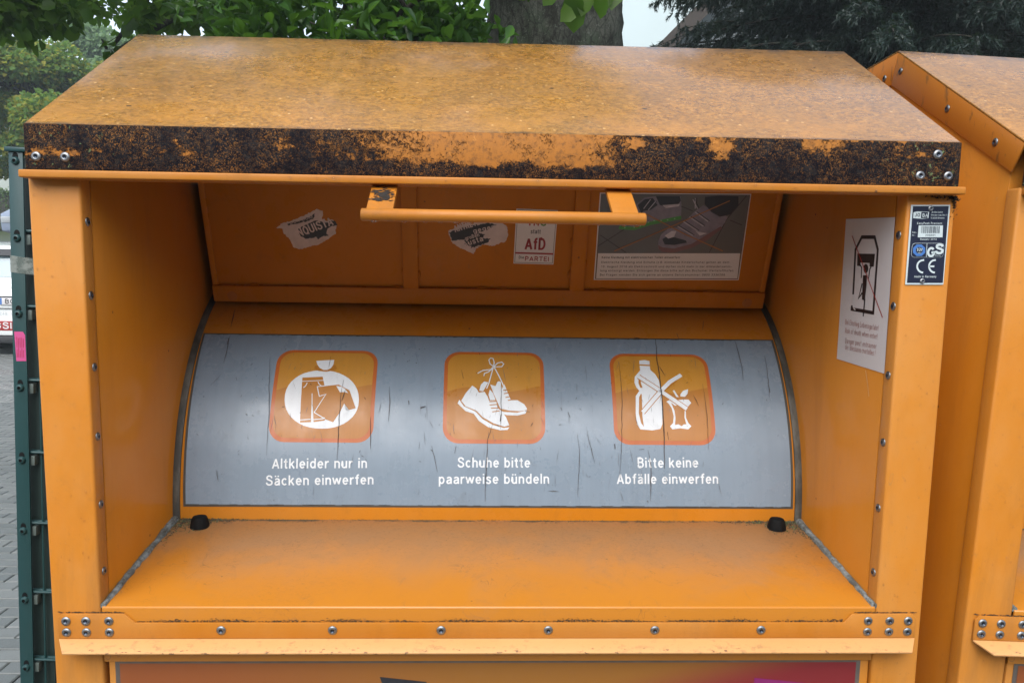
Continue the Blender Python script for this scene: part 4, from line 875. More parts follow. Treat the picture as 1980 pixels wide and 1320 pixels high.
for k in range(900):
    x = rnd.uniform(-.5, .5); crumb(x, .2505 - abs(rnd.gauss(0, .0028)) * (1 + 1.2 * math.sin(x * 17) ** 2), rnd.uniform(.0007, .0017))
tag(finish("moss_debris", bm, M_debris, tray, smooth=False), kind='stuff')

# drum shaped lid
bm = bmesh.new(); NA = 40; A = []; th1 = R(96)
for i in range(NA + 1):
    tt = th1 * i / NA; A.append([bm.verts.new(S_drum(x, DR * tt, 0)) for x in (-.5015, .5015)])
for i in range(NA): bm.faces.new((A[i][0], A[i][1], A[i + 1][1], A[i + 1][0]))
bm.faces.new([a[0] for a in A] + [bm.verts.new((-.5015, DYC, DZC))]); bm.faces.new([a[1] for a in A] + [bm.verts.new((.5015, DYC, DZC))])
drum = finish("curved_lid", bm, M_inside, cont, recalc=True, angle=50)
for s in (-1, 1):
    bm = bmesh.new(); prev = None
    for i in range(NA + 1):
        tt = th1 * i / NA
        a, b = s * .5018, s * .5128
        ring = [bm.verts.new(S_drum(x, DR * tt, h)) for x, h in ((a, -.001), (a, .0022), (s * .5065, .0036), (b, .0020), (b, -.001))]
        if prev:
            for k in range(4): bm.faces.new((prev[k], prev[k + 1], ring[k + 1], ring[k]))
        prev = ring
    finish("edge_seal", bm, M_edge, drum, angle=60)
# grey film with its dirty rim
U0, U1, V0, V1 = -.4925, .4945, .0285, .3275
bm = bmesh.new(); ngon(bm, [(U0 - .004, V0 - .0035), (U1 + .004, V0 - .003), (U1 + .0052, V1 + .003), (U0 - .0078, V1 + .0028)]); map_bm(bm, S_drum, .0005, .008)
rim = finish("film_rim", bm, DM['filmedge'], drum, smooth=True)
bm = bmesh.new(); ngon(bm, [(U0, V0), (U1, V0), (U1 + .001, V1), (U0 - .0045, V1)]); map_bm(bm, S_drum, .0008, .008)
film = finish("printed_film", bm, M_grey, drum, smooth=True)
film['label'] = "grey printed film with three orange pictograms and white German instructions"
for (x0, x1), key in zip(((-.3646, -.1946), (-.0812, .0880), (.2020, .3722)), ('bag', 'shoes', 'waste')):
    y0, y1 = .1292, .2945
    for mat, pts, h in (('border', rrect(x0, x1, y0, y1, .026), .0010),
                        ('iconlight', rrect(x0 + .0062, x1 - .0062, y0 + .0068, y1 - .0055, .022), .0012)):
        bm = bmesh.new(); ngon(bm, pts); map_bm(bm, S_drum, h, .008); finish("pictogram_square", bm, DM[mat], drum)
    wv = [(0, .217), (.10, .2225), (.20, .2252), (.30, .2252), (.42, .2215), (.56, .2178), (.68, .2178), (.80, .2215), (.92, .2262), (1, .2285)]
    X0, X1 = x0 + .0062, x1 - .0062
    low = [p for p in rrect(X0, X1, y0 + .0068, y1, .022) if p[1] < .21]
    bm = bmesh.new(); ngon(bm, [(X0 + (X1 - X0) * a, b) for a, b in wv][::-1] + low); map_bm(bm, S_drum, .00132, .008); finish("pictogram_wave", bm, DM['icon'], drum)
    its = DECALS[key]
    groups = {}
    for it in its: groups.setdefault((it[2], it[1]), []).append(it)
    for (l, mat) in sorted(groups):
        bm = bmesh.new(); tx = False
        for it in groups[(l, mat)]:
            if it[0] == 'p': ngon(bm, it[3])
            elif it[0] == 'l': strokes(bm, it[3], it[4])
            else: add_text(bm, it[3], it[4], it[5], it[6], it[7]); tx = True
        map_bm(bm, S_drum, .0009 + l * .00022, .008)
        finish('lettering' if tx else {'bag': 'bag_pictogram', 'shoes': 'shoe_pictogram', 'waste': 'waste_pictogram'}[key], bm, DM[mat], drum, smooth=False, recalc=False)
# scratches with ragged width
bm = bmesh.new()
for it in DECALS['scratch']:
    w, pts = it[3] * .8, [Vector(p) for p in it[4]]; sub = [pts[0]]
    for a, b in zip(pts, pts[1:]):
        n_ = max(1, int((b - a).length / .008))
        for k in range(1, n_ + 1):
            q = a.lerp(b, k / n_)
            if k < n_: q = q + Vector((rnd.uniform(-1, 1), 0)) * .0006
            sub.append(q)
    for i in range(len(sub) - 1):
        e0 = .35 + .65 * math.sin(math.pi * i / (len(sub) - 1)) if len(sub) > 2 else .7; e1 = .35 + .65 * math.sin(math.pi * (i + 1) / (len(sub) - 1)) if len(sub) > 2 else .5
        e0 *= rnd.uniform(.6, 1.3); d = (sub[i + 1] - sub[i]).normalized(); n_ = Vector((-d.y, d.x))
        q = [sub[i] + n_ * w * e0 / 2, sub[i] - n_ * w * e0 / 2, sub[i + 1] - n_ * w * e1 / 2, sub[i + 1] + n_ * w * e1 / 2]
        ngon(bm, q)
for k in range(110):
    u, v = rnd.uniform(-.48, .48), rnd.uniform(.03, .32); s = rnd.uniform(.0003, .0010); a = rnd.uniform(.2, 2.9); l = s * rnd.uniform(1, 4)
    d = Vector((math.cos(a), math.sin(a))) * l; n_ = Vector((-d.y, d.x)).normalized() * s * .5; p = Vector((u, v)); ngon(bm, [p - d, p + n_, p + d, p - n_])
map_bm(bm, S_drum, .0026, .008); tag(finish("scratch_marks", bm, DM['scratch'], drum, smooth=False, recalc=False), kind='stuff')
bm = bmesh.new()                                        # faint rub marks where bags slide in
for k in range(230):
    cu_ = rnd.choice((-.33, -.12, .04, .17, .30)); u = rnd.gauss(cu_, .06); v = rnd.uniform(.04, .31); l = rnd.uniform(.002, .022) * rnd.random() ** 1.5 + .001; a = rnd.gauss(math.pi / 2, .22); w_ = rnd.uniform(.00012, .0004)
    if abs(u) > .48: continue
    d = Vector((math.cos(a), math.sin(a))) * l; n_ = Vector((-d.y, d.x)).normalized() * w_; p = Vector((u, v))
    if v + l > .325 or v - l < .03: continue
    ngon(bm, [p - d, p - d * .2 + n_, p + d, p + d * .1 - n_])
map_bm(bm, S_drum, .0024, .008); tag(finish("rub_marks", bm, flat("rubbed film", (.13, .14, .15), .6), drum, smooth=False, recalc=False), kind='stuff')
# rough torn edge of film along the top and bottom
bm = bmesh.new()
for v0, amp, nn in ((V1, .0016, 90), (V0, .0013, 70)):
    for k in range(nn):
        u = rnd.uniform(U0, U1); a = rnd.uniform(.0006, amp); l = rnd.uniform(.002, .012)
        ngon(bm, [(u - l, v0 + .0006), (u - l * .3, v0 - a), (u + l * .4, v0 - a * .7), (u + l, v0 + .0006)])
map_bm(bm, S_drum, .0011, .008); tag(finish("film_edge_nicks", bm, DM['filmedge'], drum, smooth=False, recalc=False), kind='stuff')

# flap behind: recessed panels, ribs, bottom rail, pull handle
def flap_box(bm, u0, u1, v0, v1, h0, h1):
    v = [bm.verts.new(S_flap(u, w, h)) for u in (u0, u1) for w in (v0, v1) for h in (h0, h1)]
    for q in ((0, 1, 3, 2), (4, 6, 7, 5), (0, 4, 5, 1), (2, 3, 7, 6), (0, 2, 6, 4), (1, 5, 7, 3)): bm.faces.new([v[i] for i in q])
bm = bmesh.new(); flap_box(bm, -.4975, .4975, .001, .335, -.008, -.006); flapo = finish("hatch_flap", bm, M_inside, cont, bevel=.0006)
bm = bmesh.new(); flap_box(bm, -.4985, .4985, -.0005, .0305, -.006, .0015); finish("bottom_rail", bm, M_inside, flapo, bevel=.002)
bm = bmesh.new(); flap_box(bm, -.4985, .4985, .300, .338, -.006, .0015); finish("top_rail", bm, M_inside, flapo, bevel=.002)
for u0, u1 in ((-.159, -.1316), (.1398, .1656), (-.4980, -.488), (.488, .4980)):
    bm = bmesh.new(); flap_box(bm, u0, u1, .0295, .300, -.006, .0012 if abs(u0) < .3 else -.0018); finish("rib" if abs(u0) < .3 else "side_rail", bm, M_inside, flapo, bevel=.0015)
bm = bmesh.new()                                        # weld beads
for u, v in ((-.425, .031), (-.17, .031), (-.02, .031), (.02, .0305), (.20, .031), (.40, .0305), (.33, .031), (-.131, .055), (-.159, .060), (.139, .12), (.139, .06), (.166, .08)):
    m = Matrix.Translation(S_flap(u, v, -.0045)) @ Matrix.Diagonal((2.6 if v < .04 else 1, .8, .8 if v < .04 else 2.2, 1))
    bmesh.ops.create_icosphere(bm, subdivisions=2, radius=.0034, matrix=m)
tag(finish("weld_beads", bm, M_inside, flapo), kind='stuff')
for u, v in ((-.4645, .011), (.4673, .011)):
    bm = bmesh.new(); q = Vector((0, FN.x, FN.y)).to_track_quat('Z', 'Y').to_matrix().to_4x4(); lathe(bm, [(.009, 0), (.0088, .0006), (.006, .0012), (0, .0009)], 18, Matrix.Translation(S_flap(u, v, .0013)) @ q)
    finish("bolt_cap", bm, M_strip, flapo)
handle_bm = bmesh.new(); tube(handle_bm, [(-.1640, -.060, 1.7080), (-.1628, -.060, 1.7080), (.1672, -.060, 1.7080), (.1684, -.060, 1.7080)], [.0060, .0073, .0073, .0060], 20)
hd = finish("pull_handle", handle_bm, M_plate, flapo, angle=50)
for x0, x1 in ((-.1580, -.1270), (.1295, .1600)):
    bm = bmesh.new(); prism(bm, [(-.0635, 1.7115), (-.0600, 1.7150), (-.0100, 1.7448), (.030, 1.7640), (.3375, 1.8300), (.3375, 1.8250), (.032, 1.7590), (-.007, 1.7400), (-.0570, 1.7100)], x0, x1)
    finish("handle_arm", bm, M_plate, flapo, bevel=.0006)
bm = bmesh.new()
for k in range(12): bmesh.ops.create_icosphere(bm, subdivisions=2, radius=rnd.uniform(.001, .0022), matrix=Matrix.Translation((rnd.uniform(-.155, .16), -.061, 1.7004)) @ Matrix.Diagonal((1.5, 1, .8, 1)))
tag(finish("water_drops", bm, M_water, flapo), kind='stuff')

M_grime = flat('grime crumbs', (.05, .032, .018), .9, var=.5, sc=90)
# riveted reinforcing plate under the hatch with its bent lip
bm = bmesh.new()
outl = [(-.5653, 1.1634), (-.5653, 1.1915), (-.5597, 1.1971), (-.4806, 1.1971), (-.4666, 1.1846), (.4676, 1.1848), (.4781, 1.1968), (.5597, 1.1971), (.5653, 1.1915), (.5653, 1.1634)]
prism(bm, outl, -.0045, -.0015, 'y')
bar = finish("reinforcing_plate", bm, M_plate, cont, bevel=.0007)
bm = bmesh.new()
vs = [[-.5653, -.0045, 1.1636], [.5653, -.0045, 1.1636], [.5500, -.0275, 1.1552], [-.5500, -.0275, 1.1552]]
t1 = [bm.verts.new(v) for v in vs]; t2 = [bm.verts.new((v[0], v[1] + .0006, v[2] - .0024)) for v in vs]
bm.faces.new(t1); bm.faces.new(t2[::-1])
for i in range(4): bm.faces.new((t1[i], t1[(i + 1) % 4], t2[(i + 1) % 4], t2[i]))
finish("drip_lip", bm, M_lip, bar, bevel=.0006)
for x in (-.5549, -.5296, -.5002, .4999, .5292, .5544):
    for z in (1.1875, 1.1722): rivet((x, -.0046, z), (0, -1, 0), bar, 1.06)
for x in (-.3567, -.2125, -.0705, .0709, .2128, .3555): rivet((x, -.0046, 1.1748), (0, -1, 0), bar, 1.1)
bm = bmesh.new()                                        # grime line along the top edge of the plate
for k in range(3400):
    x = rnd.uniform(-.466, .467); dn = .5 + .5 * math.sin(x * 23) * math.sin(x * 61 + 1)
    if rnd.random() > dn + .15: continue
    z = 1.1849 + abs(rnd.gauss(0, .0013)) * (.4 + 1.2 * dn); s = rnd.uniform(.0003, .0010)
    p = Vector((x, -.0012, z)); q = [bm.verts.new(p + Vector(d) * s) for d in ((-1.6, -.3, 0), (0, -.5, .7), (1.6, -.2, .1), (.2, -.4, -.6))]; bm.faces.new(q)
for k in range(260):
    s_ = rnd.choice((-1, 1)); x = s_ * rnd.uniform(.482, .566); z = 1.1975 + abs(rnd.gauss(0, .0006)); s = rnd.uniform(.0005, .0012)
    p = Vector((x, -.0016, z)); q = [bm.verts.new(p + Vector(d) * s) for d in ((-1.6, -.3, 0), (0, -.5, .7), (1.6, -.2, .1), (.2, -.4, -.6))]; bm.faces.new(q)
tag(finish("grime", bm, M_grime, bar, smooth=False), kind='stuff')

# service door below with its printed panel
bm = bmesh.new(); box(bm, -.5078, .5105, .0042, .030, .10, 1.150); doorp = finish("service_door", bm, M_frame, cont, bevel=.003)
def poster_mat():
    n = NT("faded red print"); x, y, z = n.xyz()
    a = n.ramp(x, -.48, .02); c = n.mix(a, (.25, .070, .018), (.26, .105, .016))
    b = n.ramp(n.math('ADD', x, n.math('MULTIPLY', z, -3.5)), -3.83 + .12, -3.83 + .36); c = n.mix(b, c, (.19, .018, .020))
    return n.out(c, .35)
bm = bmesh.new(); ngon(bm, rrect(-.4985, .4978, .42, 1.1305, .004)); map_bm(bm, S_door, .0005); rim = finish("poster_rim", bm, flat("grey rim", (.11, .09, .075), .6, var=.4, sc=60), doorp, smooth=False)
bm = bmesh.new(); ngon(bm, [(-.4925, .43), (.4918, .43), (.4918, 1.1255), (-.4925, 1.1255)]); map_bm(bm, S_door, .0009); pp = finish("poster", bm, poster_mat(), doorp, smooth=False)
bm = bmesh.new(); ngon(bm, [(-.152, 1.1062), (-.142, 1.1050), (-.09, 1.0990), (-.07, 1.04), (-.13, 1.04)]); map_bm(bm, S_door, .0013); finish("black_sticker", bm, DM['black'], doorp, smooth=False)
bm = bmesh.new(); ngon(bm, [(.353, 1.1035), (.478, 1.0900), (.47, 1.02), (.353, 1.05)]); map_bm(bm, S_door, .0013); finish("magenta_print", bm, flat("magenta print", (.20, .015, .11), .4), doorp, smooth=False)

# rain drops clinging to the posts and the side wall
bm = bmesh.new()
for k in range(150):
    s_ = rnd.choice((-1, 1)); x = s_ * rnd.uniform(.517, .570); z = rnd.uniform(1.21, 1.74) if k % 3 else rnd.uniform(.8, 1.14); r = rnd.uniform(.0005, .0013)
    if s_ > 0 and 1.62 < z: continue
    bmesh.ops.create_icosphere(bm, subdivisions=1, radius=r, matrix=Matrix.Translation((x, -.0002, z)) @ Matrix.Diagonal((1, .5, 1.25, 1)))
for k in range(60):
    y, z = rnd.uniform(.03, .4), rnd.uniform(.8, 1.78); bmesh.ops.create_icosphere(bm, subdivisions=1, radius=rnd.uniform(.0006, .0014), matrix=Matrix.Translation((-.5707, y, z)) @ Matrix.Diagonal((.5, 1, 1.3, 1)))
tag(finish("water_drops", bm, M_water, cont), kind='stuff')
bm = bmesh.new()                                        # dark smear on the left handle arm
for k in range(150):
    x = rnd.gauss(-.143, .007); t_ = rnd.uniform(.35, .85) + rnd.gauss(0, .05); y = -.060 + .050 * t_; z = 1.7150 + .0298 * t_; s_ = rnd.uniform(.0006, .0022)
    if not -.1575 < x < -.1275: continue
    p = Vector((x, y - .0003, z + .0006)); q = [bm.verts.new(p + Vector((dx * 1.8, .86 * dy, .51 * dy)) * s_) for dx, dy in ((-1, -.2), (.1, -.8), (1, .1), (-.1, .7))]; bm.faces.new(q)
tag(finish("handle_smear", bm, M_dark, flapo, smooth=False, recalc=False), kind='stuff')

# ---- a copy of the container for its neighbour, before this one gets its own stickers
def copy_tree(o, parent=None):
    c = o.copy(); COL.objects.link(c)
    if parent: c.parent = parent
    for ch in list(o.children): copy_tree(ch, c)
    return c
nb = copy_tree(cont)
nb['label'] = "second orange container, cut off by the right picture edge, riveted strip along its gable"
nb.rotation_euler = (0, .0341, -.0037)
nb.location = Vector((1.2056, -.0107, 1.182)) - Matrix.Rotation(.0341, 3, 'Y') @ Vector((0, 0, 1.2))

decal("torn_sticker", DECALS['torn1'], S_flap, cont, base=-.0056, lay=.0002, label="half scraped-off black and white sticker on the left flap panel")
decal("torn_sticker", DECALS['torn2'], S_flap, cont, base=-.0056, lay=.0002, label="scraped-off dark blue sticker below the handle bar")
decal("political_sticker", DECALS['party'], S_flap, cont, base=-.0056, lay=.00018, label="white sticker with bold dark red letters on the middle flap panel")
decal("notice", DECALS['notice'], S_flap, cont, base=-.0056, lay=.00016, label="paper notice with a crossed-out picture of two lit-up shoes")
decal("warning_sign", DECALS['wallsign'], S_wall, cont, base=.0006, lay=.0002, label="scuffed white warning sign with a black crossed-out figure")
pl = decal("type_plate", DECALS['plate'], S_post, cont, base=.0006, lay=.0002, label="small dark blue rating plate with pale lettering")
for x, z in ((.5425, 1.7312), (.5425 - .0035, 1.6400)): rivet((x, -.0016, z), (0, -1, 0), pl, .62)
bm = bmesh.new()                                        # black growth in the upper right corner of the post
for k in range(420):
    x = .575 + rnd.gauss(0, .0025); z = 1.747 - abs(rnd.gauss(0, .009)); s = rnd.uniform(.0006, .0022)
    if rnd.random() < .3: x = .575 - abs(rnd.gauss(0, .018)); z = 1.747 - abs(rnd.gauss(0, .0022))
    p = Vector((x, -.0006 if x < .574 else rnd.uniform(0, .02), z)); q = [bm.verts.new(p + Vector([rnd.uniform(-1, 1) for _ in range(3)]) * s) for _ in range(4)]; bm.faces.new(q)
tag(finish("black_growth", bm, M_dark, cont, smooth=False), kind='stuff')

# ---------------------------------------------------------------- mesh fence end post
M_green = flat("green powder coat", (.008, .042, .043), .42, var=.15, sc=20)
M_green_shaded = flat("green powder coat shaded", (.012, .026, .022), .5, var=.3, sc=20)  # post coat browner and darkened: shade behind the strip is in the colour
M_clip = flat("grey clip", (.085, .11, .10), .5)
fence = thing("mesh_fence", "dark green double-bar mesh fence with a bolted flat end post left of the orange container", "fence", (-1.282, 1.1, 0), (0, .036, 0))
bm = bmesh.new(); box(bm, -.0175, .0185, 0, .005, .02, 1.926); fpost = finish("cover_strip", bm, M_green, fence, bevel=.0008)
bm = bmesh.new(); box(bm, -.0175, .062, .030, .090, 0, 1.915); finish("post", bm, M_green_shaded, fence, bevel=.002)
bm = bmesh.new(); box(bm, -.026, .068, -.006, .096, 1.926, 1.938); finish("post_cap", bm, M_green, fence, bevel=.003)
zs = [.155 + .1965 * k for k in range(10)]
for z in zs:
    bm = bmesh.new(); q = Matrix.Rotation(R(90), 4, 'X'); m = Matrix.Translation((0, 0, z - .02)) @ q
    lathe(bm, [(.0105, 0), (.0100, .003), (.0075, .0065), (.0045, .0075), (.004, .004), (0, .004)], 16, m, mis=[0, 0, 0, 1, 1])
    ngon_ = [(.0075 * math.cos(a), -.0003, z - .008 + .010 * math.sin(a)) for a in [2 * math.pi * k / 10 for k in range(10)]]
    f = bm.faces.new([bm.verts.new(v) for v in ngon_]); f.material_index = 1
    finish("bolt", bm, [M_green, M_black], fence)
    bm = bmesh.new(); box(bm, .0188, .029, .008, .028, z - .036, z - .010); finish("clip", bm, M_clip, fence, bevel=.001)
    for yy in (.010, .024):
        bm = bmesh.new(); tube(bm, [(-.012, yy, z), (2.5, yy, z)], .004, 8); finish("horizontal_wire", bm, M_green, fence)
wbm = bmesh.new(); tube(wbm, [(0, .017, .03), (0, .017, 1.94)], .0028, 6); first = finish("vertical_wire", wbm, M_green, fence); first.location = (.043, 0, 0)
for k in range(1, 50):
    o = first.copy(); COL.objects.link(o); o.location = (.043 + .05 * k, 0, 0)
bm = bmesh.new(); box(bm, 2.49, 2.55, .030, .090, 0, 1.915); finish("post", bm, M_green_shaded, fence, bevel=.002)
def tape_mat():
    n = NT("clear tape"); c = n.mix(n.ramp(n.noise(40, 6, .7), .4, .65), (.16, .19, .17), (.34, .37, .34))
    n.bump(n.noise(60, 4), .6, .003); m = n.out(c, .18); n.b.inputs['Alpha'].default_value = .62; return m
M_tape = tape_mat()
tp = bmesh.new()
def band(pts, z0, z1, dz):
    prev = None
    for i, (x, y) in enumerate(pts):
        a = tp.verts.new((x, y, z0 + dz * i)); b = tp.verts.new((x, y, z1 + dz * i))
        if prev: tp.faces.new((prev[0], a, b, prev[1]))
        prev = (a, b)
band([(-.0185, .006), (-.0184, -.0012), (-.006, -.0014), (.006, -.0013), (.0195, -.0012), (.034, .002), (.052, .004), (.0635, .028), (.0635, .092)], 1.620, 1.663, -.0012)
finish("tape", tp, M_tape, fence, smooth=True)
bm = bmesh.new(); n_ = [(-.0125, 1.463), (.010, 1.4635), (.0155, 1.455), (.0172, 1.386), (-.0085, 1.385)]
bm.faces.new([bm.verts.new((x, -.0006, z)) for x, z in n_]); pk = finish("pink_sticker", bm, flat("pink paper", (.50, .07, .22), .5), fence, smooth=False)
bm = bmesh.new()
for k in range(5):
    x = -.006 + k * .0042
    for (a, b) in ((1.395, 1.418), (1.421, 1.447)):
        b += rnd.uniform(-.006, .004); box(bm, x - .0005, x + .0005, -.0012, -.0009, a, b)
finish("print", bm, DM['maroon'], pk)

# ---------------------------------------------------------------- vehicles on the street
def car_paint(name, col): 
    n = NT(name); return n.out(n.mix(n.noise(3, 3), tuple(c * .95 for c in col), col), .18, 0, .5, 1.)
M_glass = NT("car glass").out((.25, .33, .36), .05, 0, .8); M_white = car_paint("white car paint", (.74, .77, .76)); M_blue = car_paint("silver blue car paint", (.30, .36, .48))
M_tyre = flat("tyre", (.02, .02, .02), .8); M_rim = flat("wheel metal", (.4, .42, .43), .35, .8); M_redl = flat("tail lamp", (.35, .015, .012), .15); M_clear = flat("clear lamp", (.6, .63, .65), .1)
M_trim = flat("black trim", (.02, .02, .022), .5); M_band = flat("red band", (.30, .015, .012), .4)
def car(name, label, cat, loc, rotz, prof, width, glasses, paintm, wheel_y, wr, taper=.10, zt=1.0):
    """prof: closed side outline (y back to front, z). rear of the car looks to local -y"""
    t = thing(name, label, cat, loc, (0, 0, rotz))
    bm = bmesh.new(); prism(bm, prof, -width / 2, width / 2); ztop = max(p[1] for p in prof)
    for v in bm.verts:
        if v.co.z > zt: v.co.x *= 1 - taper * (v.co.z - zt) / (ztop - zt)
    body = finish("body", bm, paintm, t, bevel=.05, seg=3)
    def sx(z): return width / 2 * (1 - (taper * (z - zt) / (ztop - zt) if z > zt else 0))
    for nm, y0, z0, y1, z1, inset in glasses:
        bm = bmesh.new(); e = Vector((0, y1 - y0, z1 - z0)).normalized(); nn = Vector((0, -e.z, e.y)) * (.006 if nm == 'rear_window' else -.006)
        a = [(-sx(z0) + inset, y0, z0), (sx(z0) - inset, y0, z0), (sx(z1) - inset, y1, z1), (-sx(z1) + inset, y1, z1)]
        va = [bm.verts.new(Vector(p) + nn) for p in a]; vb = [bm.verts.new(Vector(p) - nn) for p in a]
        bm.faces.new(va); bm.faces.new(vb[::-1]); [bm.faces.new((va[i], va[(i + 1) % 4], vb[(i + 1) % 4], vb[i])) for i in range(4)]
        finish(nm, bm, M_glass, t)
    for s in (-1, 1):
        for y in wheel_y:
            w = bpy.data.objects.new("wheel", None); COL.objects.link(w); w.parent = t
            m = Matrix.Translation((s * (width / 2 - .20), y, wr)) @ Matrix.Rotation(R(90) * s, 4, 'Y')
            bm = bmesh.new(); lathe(bm, [(wr * .62, 0), (wr * .97, 0), (wr, .03), (wr, .17), (wr * .96, .205), (wr * .66, .205), (wr * .62, .19)], 28, m); finish("tyre", bm, M_tyre, w)
            bm = bmesh.new(); lathe(bm, [(wr * .64, .19), (wr * .60, .17), (wr * .2, .185), (0, .19)], 28, m); finish("rim", bm, M_rim, w)
    return t, sx
vprof = [(0, .30), (0, .62), (-.02, 1.02), (.05, 1.10), (.22, 1.62), (.36, 1.86), (.9, 1.93), (2.4, 1.90), (2.75, 1.80), (3.45, 1.28), (4.35, 1.02), (4.5, .80), (4.5, .30), (3.95, .26), (.5, .26)]
VX, VY = -7.85, 12.55
van, sx = car("parked_van", "white van seen from behind with a red lettered band, left of the fence post", "van", (VX, VY, .032), 0, vprof, 1.80,
              [('rear_window', .118, 1.32, .245, 1.70, .14), ('windscreen', 2.78, 1.79, 3.42, 1.31, .10)], M_white, (.85, 3.55), .32, zt=1.05, taper=.14)
for s in (-1, 1):
    bm = bmesh.new(); box(bm, *sorted((s * .80, s * .905)), -.03, .06, .80, 1.18); finish("tail_light", bm, M_redl, van, bevel=.015)
    bm = bmesh.new(); prism(bm, [(.7, 1.12), (2.9, 1.12), (3.2, 1.30), (2.75, 1.68), (.7, 1.68)], s * .80, s * .915)
    for v in bm.verts:
        if v.co.z > 1.5: v.co.x *= .925
    finish("side_window", bm, M_glass, van, bevel=.01)
    bm = bmesh.new(); box(bm, *sorted((s * .93, s * 1.10)), 3.0, 3.12, 1.10, 1.26); finish("wing_mirror", bm, M_trim, van, bevel=.03)
bm = bmesh.new(); box(bm, -.88, .88, -.075, .10, .33, .60); bp = finish("rear_bumper", bm, M_white, van, bevel=.03)
bm = bmesh.new(); box(bm, -.82, .82, -.081, -.076, .42, .585); finish("red_band", bm, M_band, van, bevel=.002)
bm = bmesh.new(); box(bm, -.80, .80, -.06, .10, .20, .325); finish("lower_valance", bm, M_trim, van, bevel=.02)
bm = bmesh.new(); prism(bm, [(.20, 1.68), (.29, 1.79), (.24, 1.80), (.15, 1.69)], -.74, .74); finish("window_top_trim", bm, M_trim, van)
bm = bmesh.new(); box(bm, -.27, .27, -.040, -.022, .855, .975); npl = finish("number_plate", bm, DM['signwhite'], van, bevel=.003)
def S_rear(y): return lambda u, v, h: (u, y - h, v)
def put(name, S, mat, parent, texts=(), polys=()):
    bm = bmesh.new()
    for p in polys: ngon(bm, p)
    for s_, a, b, h, bo in texts: add_text(bm, s_, a, b, h, bo)
    map_bm(bm, S, 0); return finish(name, bm, mat, parent, smooth=False, recalc=False)
put("euro_strip", S_rear(-.0415), DM['plateblue'], npl, polys=[[(-.265, .86), (-.215, .86), (-.215, .97), (-.265, .97)]])
put("plate_lettering", S_rear(-.042), DM['ink'], npl, texts=[("BO", (-.165, .877), (.0, .877), .078, .6)])
put("lettering", S_rear(-.0825), DM['signwhite'], van, texts=[("OSI", (-.335, .45), (-.045, .45), .11, 2.)])
M_let = flat("grey lettering", (.30, .33, .35), .4)
put("lettering", S_rear(.048), M_let, van, texts=[("british", (-.38, 1.145), (-.03, 1.145), .055, 0)])
put("lettering", S_rear(-.030), M_let, van, texts=[("0245  W", (-.32, .68), (-.02, .68), .045, 0)])
bm = bmesh.new(); box(bm, -.86, .86, -.034, -.015, .975, 1.0); finish("boot_seam", bm, M_trim, van); bm = bmesh.new(); box(bm, -.86, .86, -.034, -.008, .79, .80); finish("boot_seam", bm, M_trim, van)
cprof = [(0, .35), (0, .62), (.06, .86), (.75, .98), (1.45, 1.42), (2.0, 1.48), (2.9, 1.44), (3.6, 1.05), (4.1, .98), (4.2, .62), (4.18, .3), (3.8, .22), (.4, .22)]
bc, _ = car("parked_car", "small silver-blue car parked far off up the street beside the hedge", "car", (-13.05, 22.6, 2.13), 0, cprof, 1.75,
            [('windscreen', .80, .99, 1.44, 1.40, .12), ('rear_window', 3.55, 1.07, 2.92, 1.43, .12)], M_blue, (.8, 3.4), .31, zt=.95, taper=.2)
bc.rotation_euler = (R(10), 0, 0)
for s in (-1, 1):
    bm = bmesh.new(); box(bm, *sorted((s * .52, s * .84)), -.02, .10, .60, .78); finish("headlight", bm, M_clear, bc, bevel=.02)
bm = bmesh.new(); box(bm, -.45, .45, -.02, .05, .38, .52); finish("grille", bm, M_trim, bc, bevel=.01)

# ---------------------------------------------------------------- houses behind
M_render_ = flat("pale house render", (.34, .38, .39), .85, var=.05, sc=3); M_render2 = flat("cream render", (.46, .43, .34), .85, var=.08, sc=3)
M_wood = flat("dark verge board", (.045, .035, .028), .7, var=.4, sc=8); M_tile = flat("roof tiles", (.13, .09, .08), .7, var=.4, sc=9); M_wing = NT("house window glass").out((.10, .14, .17), .06, 0, .8); M_wframe = flat("white window frame", (.7, .72, .7), .5)
def window(parent, x0, x1, z0, z1, y):
    bm = bmesh.new(); box(bm, x0, x1, y - .06, y + .02, z0, z1); f = finish("window", bm, M_wframe, parent, bevel=.01)
    w = (x1 - x0 - .21) / 2
    for k in range(2):
        bm = bmesh.new(); a = x0 + .07 + k * (w + .07); box(bm, a, a + w, y - .072, y - .055, z0 + .07, z1 - .07); finish("pane", bm, M_wing, f)
# gabled house behind the conifer
HX, HY, HZ = 2.75, 15., 5.35
h1 = thing("gabled_house", "pale gabled house with a dark verge board half hidden behind the drooping conifer", "house", (HX, HY, 0))
bm = bmesh.new(); prism(bm, [(0.35, 0), (9.0, 0), (9.0, 5.4), (4.7, 9.6), (0.35, 5.6)], 0, 8, 'y'); finish("wall", bm, M_render_, h1)
for s, a, b in ((0, (-.15, 4.9), (4.7, 9.9)), (1, (4.7, 9.9), (9.5, 4.9))):
    bm = bmesh.new(); prism(bm, [a, b, (b[0], b[1] + .14), (a[0], a[1] + .14)], -.5, 8.4, 'y'); rf = finish("roof", bm, M_tile, h1)
    bm = bmesh.new(); prism(bm, [(a[0], a[1] - .22), (b[0], b[1] - .22), (b[0], b[1] + .16), (a[0], a[1] + .16)], -.56, -.5, 'y'); finish("verge_board", bm, M_wood, rf)
for k in range(3): window(h1, 1.2 + k * 1.7, 2.3 + k * 1.7, 4.0, 5.3, 0)
for k in range(3): window(h1, 1.2 + k * 1.7, 2.3 + k * 1.7, 1.2, 2.5, 0)
bm = bmesh.new(); box(bm, 1.3, 4.9, -.9, -.02, 3.55, 3.7); bal = finish("balcony", bm, M_render2, h1, bevel=.02)
